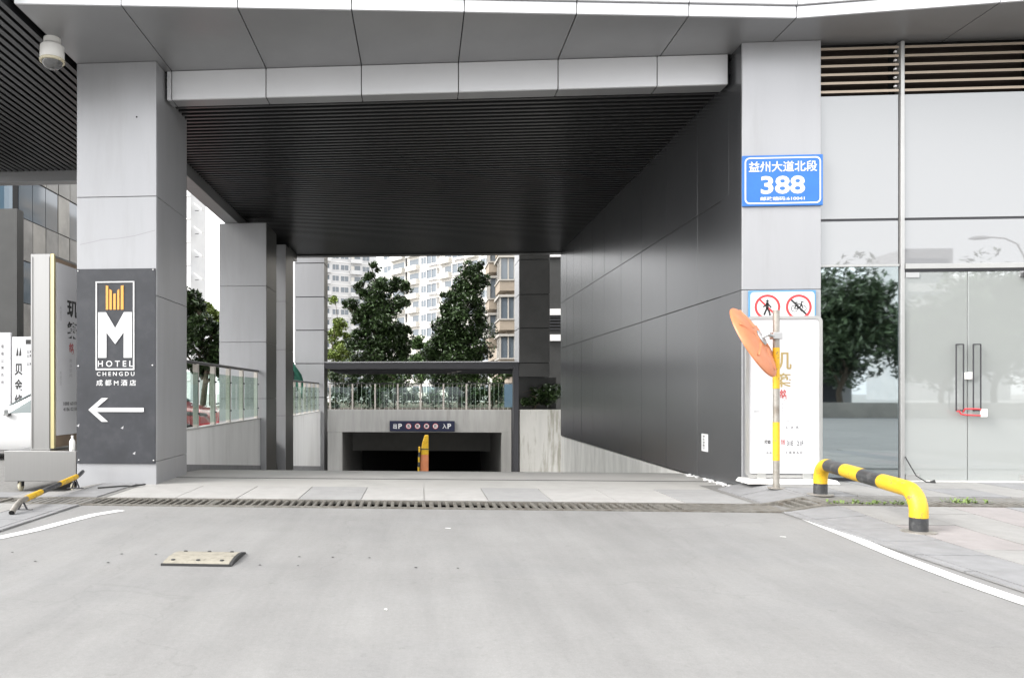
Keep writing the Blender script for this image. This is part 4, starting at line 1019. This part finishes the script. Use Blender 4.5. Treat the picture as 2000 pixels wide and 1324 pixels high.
# ------------------------------------------------------------------ trees and shrubs
def leaves(mb, c, rad, n, size, rg, squash=.8):
    for _ in range(n):
        while True:
            q = Vector((rg.uniform(-1, 1), rg.uniform(-1, 1), rg.uniform(-1, 1)))
            if q.length < 1: break
        q = q.normalized() * q.length ** .45
        p = Vector(c) + Vector((q.x * rad, q.y * rad, q.z * rad * squash))
        a = Vector((rg.gauss(0, 1), rg.gauss(0, 1), rg.gauss(0, .6))).normalized()
        b = a.cross(Vector((rg.gauss(0, .5), rg.gauss(0, .5), 1))).normalized()
        s = size * rg.uniform(.6, 1.35)
        up = a.cross(b) * s * .12
        mb.add([p - a * s, p - b * s * .42 + up, p + a * s, p + b * s * .42 + up], [(0, 1, 2, 3)])
def tree(name, base, h, blobs, n, leaf, size, lbl, cat, seed, group=None, trunk_r=.14):
    """blobs: (dx, dy, height, radius) leafy masses that make the crown's outline"""
    rg = random.Random(seed); base = Vector(base)
    t = thing(name, base, lbl, cat, group)
    tr = MB(); topz = max(b[2] for b in blobs)
    kn = [base + Vector((rg.uniform(-.1, .1) * k, rg.uniform(-.1, .1) * k, topz * k / 5)) for k in range(6)]
    tr.tube(kn, [trunk_r * (1 - .16 * k) for k in range(6)], 9)
    tr.build('trunk', 'bark', t, smooth=True)
    cr_ = MB(); lim = MB(); tot = sum(b[3] ** 2 for b in blobs)
    for dx, dy, hz, r in blobs:
        c = base + Vector((dx, dy, hz))
        s = base + Vector((0, 0, max(.15 * hz, hz - abs(dx) * .9 - r * .7)))
        lim.tube([s, s.lerp(c, .5) + Vector((0, 0, .1)), c], [trunk_r * .4, trunk_r * .28, trunk_r * .12], 6)
        k = max(12, int(r * 20))
        for _ in range(k):
            d = Vector((rg.gauss(0, 1), rg.gauss(0, 1), rg.gauss(0, 1))).normalized() * r * rg.uniform(.2, 1.1)
            cc = c + d
            lim.tube([c, cc], [trunk_r * .12, trunk_r * .05], 4)
            leaves(cr_, cc, r * rg.uniform(.3, .65), int(n * r * r / tot / k), size, rg)
    lim.build('limb', 'bark', t)
    cr_.build('crown', leaf, t)
    return t
GZ = gt_                                             # garden level above the garage
tag(sheet('garden_ground', 'dirt_bed', fr(-14, 20, 2), fr(YM + .41, 74, 3), lambda x, y: GZ - .02 - .0 * x), kind='structure')
box('garden_edge', 'concrete', None, -14, gl.x - .35, YM + .012, YM + .405, -.15, GZ - .02)['kind'] = 'structure'
def tb(px_c, py_b, Y, spec):
    """crown masses given as (px, py, radius px) in the photo at depth Y -> offsets in metres from the trunk foot"""
    b = at(px_c, py_b, Y); k = Y / FP
    return [((px - px_c) * k, random.uniform(-.5, .5), (at(px, py, Y).z - GZ), r * k) for px, py, r in spec]
Y1 = 45.0
b1 = at(738, 760, Y1)
tree('broadleaf_tree', (b1.x, Y1, GZ - .02), 8, tb(738, 760, Y1, [(733, 520, 10), (722, 540, 12), (700, 558, 12), (745, 560, 22), (770, 560, 16), (792, 560, 13), (722, 580, 22), (690, 598, 16), (676, 596, 10), (750, 600, 34), (782, 595, 18), (715, 625, 26), (752, 645, 36), (785, 650, 22), (705, 665, 26), (740, 690, 38), (790, 690, 24), (700, 710, 26), (755, 735, 34), (790, 640, 14)]),
     30000, 'leaf_dark', .125, 'dark glossy evergreen tree left of centre beyond the canopy', 'tree', 11)
b2 = at(898, 760, Y1)
tree('broadleaf_tree', (b2.x, Y1, GZ - .02), 9, tb(898, 760, Y1, [(932, 522, 16), (918, 540, 20), (940, 550, 16), (900, 560, 20), (880, 585, 20), (925, 580, 26), (900, 610, 32), (868, 610, 16), (935, 620, 20), (880, 645, 32), (915, 655, 34), (860, 665, 22), (845, 690, 20), (890, 695, 38), (930, 690, 24), (870, 730, 32), (915, 735, 30)]),
     30000, 'leaf_dark', .125, 'tall dark tree right of centre beside the beige bay windows', 'tree', 12)
Y3 = 50.0
b3 = at(655, 760, Y3)
tree('garden_shrub', (b3.x, Y3, GZ - .02), 4, tb(655, 760, Y3, [(650, 585, 10), (665, 640, 16), (650, 655, 14), (645, 690, 20), (668, 690, 20), (655, 720, 24), (675, 660, 12), (690, 715, 18)]),
     9000, 'leaf_bright', .12, 'bright yellow-green shrub at the left of the view through the portal', 'shrub', 13, trunk_r=.06)
b4 = at(825, 760, Y3)
tree('garden_shrub', (b4.x, Y3, GZ - .02), 4, tb(825, 760, Y3, [(815, 672, 14), (835, 680, 14), (820, 700, 18), (845, 695, 14), (825, 725, 20), (800, 712, 14)]),
     8000, 'leaf_pale', .12, 'pale green bush between the two dark trees', 'shrub', 14, trunk_r=.06)
for k, (px, lb_) in enumerate(((690, 'low leafy hedge bush behind the left end of the garage railing'), (770, 'low leafy hedge bush behind the middle-left of the garage railing'), (880, 'low leafy hedge bush behind the middle-right of the garage railing'), (960, 'low leafy hedge bush behind the right end of the garage railing'))):
    p = at(px, 780, 41.0)
    tree('hedge_bush', (p.x, 41.0, GZ - .02), 1.6, [(-.9, 0, .6, .6), (.1, .1, .8, .6), (.9, 0, .6, .6), (.4, -.2, 1.3, .55), (-.5, .2, 1.3, .55), (-.9, .2, 1.9, .5), (.0, .1, 2.0, .5), (.9, .1, 1.9, .5)], 5000, 'leaf_mid' if k % 2 else 'leaf_dark', .10, lb_, 'bush', 20 + k, trunk_r=.04)
# tree and plants outside the left railing
p = at(395, 700, 27.0)
def tb2(pxc, Y, g, spec):
    k = Y / FP; return [((px - pxc) * k, random.uniform(-.4, .4), at(px, py, Y).z - g, r * k) for px, py, r in spec]
tree('broadleaf_tree', (p.x, 27.0, -.145), 4.5, tb2(395, 27.0, -.145, [(372, 590, 20), (385, 600, 20), (370, 630, 26), (400, 640, 26), (420, 650, 26), (375, 670, 28), (410, 690, 28), (440, 680, 26), (385, 715, 26), (425, 720, 24), (350, 620, 30), (340, 670, 30)]),
     14000, 'leaf_dark', .10, 'dark green tree outside the left railing next to the first column', 'tree', 15)
p = at(412, 620, 30.0)
tree('broadleaf_tree', (p.x, 30.0, -.145), 5, tb2(412, 30.0, -.145, [(402, 600, 14), (415, 612, 16), (425, 630, 18), (410, 640, 16), (432, 660, 18)]),
     6000, 'leaf_bright', .10, 'light green sapling behind the dark tree outside the left railing', 'tree', 16, trunk_r=.07)
p = at(1040, 770, YC + .6)
tree('wall_shrub', (p.x, YC + .6, at(1050, 800, YC).z - .1), 1.5, [(-.2, 0, .35, .2), (.3, 0, .5, .28), (.7, 0, .55, .3), (.5, -.05, .9, .25), (1.0, 0, .8, .3), (.1, 0, .7, .2)], 3000, 'leaf_dark', .08, 'dark shrub growing on top of the stained wall at right', 'shrub', 17, trunk_r=.03)
tag(sheet('planter_ground', 'dirt_bed', [PLX + .02, 8], [YC + .31, YC + .99], lambda x, y: at(1050, 800, YC).z - .1), kind='structure')

# ------------------------------------------------------------------ buildings behind
def apartment(name, lbl, P0, P1, depth, z0, z1, fh, cells, wallm, seed=0, roofm=None, zoff=0):
    """P0 -> P1: plan of the facade seen from the camera (left to right). cells: per bay (u0, u1, kind)"""
    rg = random.Random(seed)
    P0, P1 = Vector((*P0, 0)), Vector((*P1, 0)); u = (P1 - P0); L = u.length; u.normalize(); n = Vector((u.y, -u.x, 0))   # n towards camera
    t = thing(name, (P0 + P1) / 2 + Vector((0, 0, z0)), lbl, 'building')
    MB().obox(P0, u, UZ, n, 0, L, z0, z1, -depth, 0).build('wall', wallm, t)
    MB().obox(P0, u, UZ, n, -.3, L + .3, z1 + .005, z1 + .6, -depth - .3, .3).build('roof', roofm or 'apt_trim', t)
    nf = int((z1 - z0) / fh)
    cache = {}
    def inst(key, nm, m, mbf, par, pos):
        """alike pieces share one mesh"""
        if key not in cache:
            mb = mbf(); me = bpy.data.meshes.new(nm); me.from_pydata(mb.v, [], mb.f); me.materials.append(MATS[m]); cache[key] = me
        o = bpy.data.objects.new(nm, cache[key]); C.objects.link(o); place(o, pos, par); return o
    for f in range(nf):
        zb_ = z0 + f * fh + zoff
        inst('slab', 'floor_band', 'apt_trim', lambda: MB().obox((0, 0, 0), u, UZ, n, 0, L, 0, .18, .002, .12), t, P0 + UZ * (zb_ + .001))
        for ci, (a, b, kind) in enumerate(cells):
            wd = b - a; o = P0 + u * a + UZ * zb_
            if kind == 'w':
                wo = inst(('f', ci), 'window', 'apt_trim', lambda: MB().obox((0, 0, 0), u, UZ, n, 0, wd, .9, .98, 0, .1).obox((0, 0, 0), u, UZ, n, 0, wd, 2.35, 2.43, 0, .1).obox((0, 0, 0), u, UZ, n, 0, .07, .98, 2.35, 0, .08).obox((0, 0, 0), u, UZ, n, wd - .07, wd, .98, 2.35, 0, .08).obox((0, 0, 0), u, UZ, n, wd / 2 - .03, wd / 2 + .03, .98, 2.35, 0, .06), t, o)
                inst(('p', ci), 'pane', 'far_glass', lambda: MB().obox((0, 0, 0), u, UZ, n, .07, wd - .07, .98, 2.35, .005, .02), wo, o)
            elif kind == 'b':                        # balcony with dark recess behind
                wo = inst(('b', ci), 'balcony', wallm, lambda: MB().obox((0, 0, 0), u, UZ, n, 0, wd, .0, 1.05, .9, 1.0).obox((0, 0, 0), u, UZ, n, 0, wd, .0, .12, .01, .9).obox((0, 0, 0), u, UZ, n, 0, .1, .12, 1.05, .01, .9).obox((0, 0, 0), u, UZ, n, wd - .1, wd, .12, 1.05, .01, .9), t, o)
                inst(('bp', ci), 'pane', 'far_glass', lambda: MB().obox((0, 0, 0), u, UZ, n, .2, wd - .2, .15, 2.4, .005, .02), wo, o)
                if rg.random() < .5: inst(('bd', ci), 'curtain', 'apt_white', lambda: MB().obox((0, 0, 0), u, UZ, n, .3, .3 + wd * .3, .4, 2.3, .03, .05), wo, o)
            elif kind == 'y':                        # bay window
                wo = inst(('y', ci), 'bay_window', 'apt_trim', lambda: MB().obox((0, 0, 0), u, UZ, n, 0, wd, .25, .6, .01, .7).obox((0, 0, 0), u, UZ, n, -.08, wd + .08, 2.35, 2.5, .01, .8).obox((0, 0, 0), u, UZ, n, 0, .08, .6, 2.35, .01, .7).obox((0, 0, 0), u, UZ, n, wd - .08, wd, .6, 2.35, .01, .7).obox((0, 0, 0), u, UZ, n, wd / 2 - .03, wd / 2 + .03, .6, 2.35, .6, .7), t, o)
                inst(('yp', ci), 'pane', 'far_glass', lambda: MB().obox((0, 0, 0), u, UZ, n, .08, wd - .08, .6, 2.35, .55, .58), wo, o)
            elif kind == 'a':                        # curved balcony with a sloping awning
                def cb():
                    m_ = MB(); k = 8
                    arc = [(wd * .5 - wd * .55 * math.cos(math.pi * i / k), 1.3 * math.sin(math.pi * i / k)) for i in range(k + 1)]
                    m_.prism([u * x + n * (y + .01) for x, y in arc], UZ * 1.0); return m_
                wo = inst(('a', ci), 'balcony', 'apt_trim', cb, t, o)
                inst(('ap', ci), 'pane', 'blue_glass', lambda: MB().obox((0, 0, 0), u, UZ, n, .2, wd - .2, 1.02, 2.5, .3, .35), wo, o)
            elif kind == 'p':                        # drain pipe
                inst(('pp', ci), 'drain_pipe', 'frame_dark', lambda: MB().obox((0, 0, 0), u, UZ, n, 0, wd, 0, fh, .15, .3), t, o)
    return t
def plan(px, Y): p = at(px, 700, Y); return (p.x, p.y)
apartment('apartment_block', 'white apartment block with balconies and windows between the two dark trees', plan(748, 165), plan(985, 135), 14, GZ, 46, 2.95,
          [(.4, 3.2, 'w'), (3.6, 8.2, 'b'), (8.7, 9.0, 'p'), (9.6, 13.2, 'b'), (13.8, 15.6, 'w'), (16.4, 19.6, 'y'), (20.2, 23.6, 'b'), (24.4, 27.6, 'y'), (28.2, 31.2, 'b'), (31.8, 34.8, 'w')], 'apt_white', 31)
apartment('apartment_block', 'pale grey apartment block at the left of the view through the portal', plan(600, 190), plan(735, 200), 14, GZ, 52, 2.95,
          [(1, 3, 'w'), (3.6, 6.4, 'b'), (7, 9, 'w'), (9.4, 11.8, 'w'), (12.2, 15.4, 'b'), (15.8, 18, 'w')], 'apt_grey', 32)
apartment('apartment_tower', 'tall pale tower with curved balconies seen left of the second column', plan(320, 98), plan(372, 96), 3, -.2, 42, 3.05,
          [(.2, 1.6, 'w'), (1.7, 3.35, 'a')], 'apt_grey', 33)
# air-conditioner awnings on that tower's right edge
tw = [o for o in bpy.data.objects if o.name == 'apartment_tower'][0]
for f in range(2, 13):
    p = at(383, 700, 96); z = -.2 + 3.05 * f + 1.0
    MB().hexa([(p.x - .1, 95.4, z + .9), (p.x + .95, 95.2, z), (p.x + .95, 96.2, z), (p.x - .1, 96.2, z + .9), (p.x - .1, 95.4, z + 1.02), (p.x + .98, 95.2, z + .22), (p.x + .98, 96.2, z + .22), (p.x - .1, 96.2, z + 1.02)]).build('awning', 'frame_alu', tw)
    box('awning_bracket', 'frame_dark', tw, p.x - .1, p.x + .4, 95.8, 95.9, z + .05, z + .13)
# beige block with stepped bay windows, close on the right
bb = thing('bay_window_block', (9, 60, GZ), 'beige apartment block with stacked bay windows beside the right portal column', 'building')
px0 = at(985, 600, 60).x
box('wall', 'apt_beige', bb, px0, px0 + 8, 58, 74, at(980, 690, 58).z, 19)
box('base_wall', 'apt_beige', bb, px0 + .4, px0 + 8, 58.3, 74, -1, at(980, 690, 58).z - .01)
for ty, (pa, pb_, yy) in enumerate(((952, 978, 62.0), (972, 1002, 58.6))):
    xa, xb = at(pa, 600, yy).x, at(pb_, 600, yy).x
    for f in range(7):
        z = at(980, 640, yy).z - 4.6 + f * 3.0 + (1.3 if ty else 0)
        if z < at(980, 700, yy).z - 1.2: continue
        bw = thing('bay_window', ((xa + xb) / 2, yy, z), parent=bb)
        yd = 57.99 if ty else 61.5
        box('sill_block', 'apt_beige', bw, xa, xb, yd - .9, yd + 2.4, z, z + .75)
        box('hood', 'apt_bay', bw, xa - .1, xb + .05, yd - 1.05, yd + 2.5, z + 2.5, z + 2.68)
        box('sill', 'apt_bay', bw, xa - .08, xb, yd - 1.0, yd + 2.4, z + .752, z + .86)
        box('pane', 'far_glass', bw, xa + .1, xb - .05, yd - .82, yd + 2.3, z + .862, z + 2.49)
        for xx in (xa, (xa + xb) / 2, xb - .12): box('mullion', 'apt_bay', bw, xx, xx + .1, yd - .9, yd - .821, z + .862, z + 2.49)
        for q in (.6, 1.7): box('mullion', 'apt_bay', bw, xa, xa + .09, yd - .8 + q, yd - .7 + q, z + .862, z + 2.49)
# dark service block between the passage wall and the right portal column
sb = thing('service_block', (8, 40, 0), 'dark building with pale floor bands glimpsed beside the passage wall end', 'building')
p, q = at(1066, 600, 36), at(1130, 600, 36)
box('wall', 'dark_side', sb, p.x, q.x + 4, 36, 44, .3, 12)
for py in (497, 610, 660): z = at(1085, py, 36).z; box('floor_band', 'apt_trim', sb, p.x, q.x + 4, 35.8, 35.99, z - .15, z + .15)
for k in range(5): z = at(1085, 620 + 6 * k, 36).z; box('louvre_blade', 'frame_dark', sb, p.x + .1, q.x, 35.85, 35.98, z, z + .05)

# stone-clad neighbour at far left
XS = -14.0
of = thing('stone_office', (XS, 28, -.145), 'old stone-panelled office facade seen above the steel sign at far left', 'building')
box('core', 'joint', of, XS - 6, XS - .05, 24.6, 38, -.14, 13.5)
ys = fr(25.0, 40, .95); zs = [-.1 + 1.5 * k for k in range(10)]
for j, (za, zb_) in enumerate(zip(zs, zs[1:])):
    for i, (ya, yb) in enumerate(zip(ys, ys[1:])):
        if yb > 33: continue
        win = (j % 2 == 1) and (i % 4 != 3)
        box('pane' if win else 'panel', 'far_glass' if win else rng.choice(['stone', 'stone', 'stone_light']), of, XS - .05 - (.0 if not win else .0), XS - (.09 if win else rng.uniform(-.01, .02)) + (.06 if win else 0), ya + .02, yb - .02, za + .02, zb_ - .02)
box('panel', 'stone', of, XS - .05, XS, 33, 38, -.1, 13.4)
cg = thing('glass_corner', (XS, 24.3, -.14), parent=of)
for k in range(8):
    a0, a1 = [(XS - .1 + .9 * math.cos(R(t)) - .9, 24.55 - .55 * math.sin(R(t))) for t in (0, 80)]
    z = -.1 + 1.75 * k
    arc = [(XS - .9 + .9 * math.cos(R(t)), 24.56 - .6 * math.sin(R(t)), z + .03) for t in range(0, 91, 15)]
    MB().prism(arc + [(XS - 1.6, 23.96, z + .03), (XS - 1.6, 24.56, z + .03)], (0, 0, 1.69)).build('pane', 'blue_glass', cg)

# ------------------------------------------------------------------ across the street (seen mirrored in the shop glass)
fp_ = tag(sheet('far_pavement', 'paver_grey', [-70, 70], [-34, -16.02], lambda x, y: .0), kind='structure')
bs = [(0, 0, 4.2, 2.0), (-1.4, .3, 3.6, 1.5), (1.5, -.2, 3.8, 1.6), (.3, .8, 5.3, 1.5), (-.8, -.6, 5.0, 1.2), (1.0, .4, 5.4, 1.1), (0, -.8, 3.0, 1.5)]
t0 = tree('street_tree', (27, -21, .0), 7, bs, 11000, 'leaf_street', .17, 'leafy street tree across the road, mirrored in the shop window', 'tree', 40, 'trees across the road')
for k, (x, y, s_) in enumerate(((22.5, -22, 1.15), (31, -23, 1.2), (16, -23, 1.0), (-4, -24, 1.1), (-14, -25, 1.2), (7, -26, 1.2), (24, -28, 1.35))):
    c = copy_tree(t0); c['label'] = ('big leafy tree across the road, mirrored in the left of the shop window', 'leafy tree across the road, mirrored beside the glass door post', 'tree across the road hidden left of the shop window', 'tree across the road behind the street, left of centre', 'leftmost tree across the road', 'tree across the road straight behind the driveway', 'tallest tree across the road behind the pavilion wall')[k]; c.location = (x, y, 0); c.rotation_euler = (0, 0, k * 1.3); c.scale = (s_,) * 3
lm = thing('street_lamp', (26.0, -14.4, 0), 'tall grey street lamp with curved arm, mirrored above the glass door', 'street lamp')
MB().tube([(26.0, -14.4, 0), (26.0, -14.4, 3), (26.0, -14.4, 6)], [.09, .075, .06], 10).build('pole', 'galv', lm, smooth=True)
MB().tube([(26.0, -14.4, 6), (25.9, -14.4, 7.0), (25.6, -14.4, 7.6), (25.1, -14.4, 7.85), (24.4, -14.4, 7.92)], .032, 8).build('arm', 'galv', lm, smooth=True)
MB().tube([(24.5, -14.4, 7.9), (24.2, -14.4, 7.9), (23.8, -14.4, 7.88), (23.6, -14.4, 7.86)], [.04, .09, .08, .02], 12).build('lamp_head', 'frame_alu', lm, smooth=True)
hv = thing('pavilion', (23, -31, 0), 'low pavilion with a pitched roof across the road, mirrored in the shop window', 'pavilion')
box('wall', 'apt_grey', hv, 19.5, 27.5, -34, -30, 0, 2.6)
MB().prism([(19, -35, 2.61), (19, -29.2, 2.61), (19, -32, 4.4)], (9, 0, 0)).build('roof', 'roof_tile', hv)
for x in (21, 24): box('window', 'sign_white', hv, x, x + 1.1, -29.99, -29.93, .9, 2.0)
box('door', 'frame_dark', hv, 25.6, 26.6, -29.99, -29.93, 0, 2.1)
wl = tag(box('garden_wall', 'stone_light', None, 5, 60, -18.6, -18.3, 0, .75, bevel=.02), 'low stone garden wall across the road', 'wall')
for k, (x, y, wd, h) in enumerate(((93, -130, 9, 29), (110, -140, 10, 25), (150, -110, 16, 34))):
    t = thing('distant_tower', (x, y, 0), ('pale distant tower mirrored above the left leaf of the glass door', 'second distant tower mirrored above the glass door', 'grey distant tower mirrored at the right edge of the shop front')[k], 'building')
    box('wall', 'apt_grey', t, x, x + wd, y - 12, y, -.14, h)
    for f in range(3, int(h / 3.2)): box('window_band', 'far_glass', t, x + .8, x + wd - .8, y + .002, y + .06, f * 3.2, f * 3.2 + 1.5)
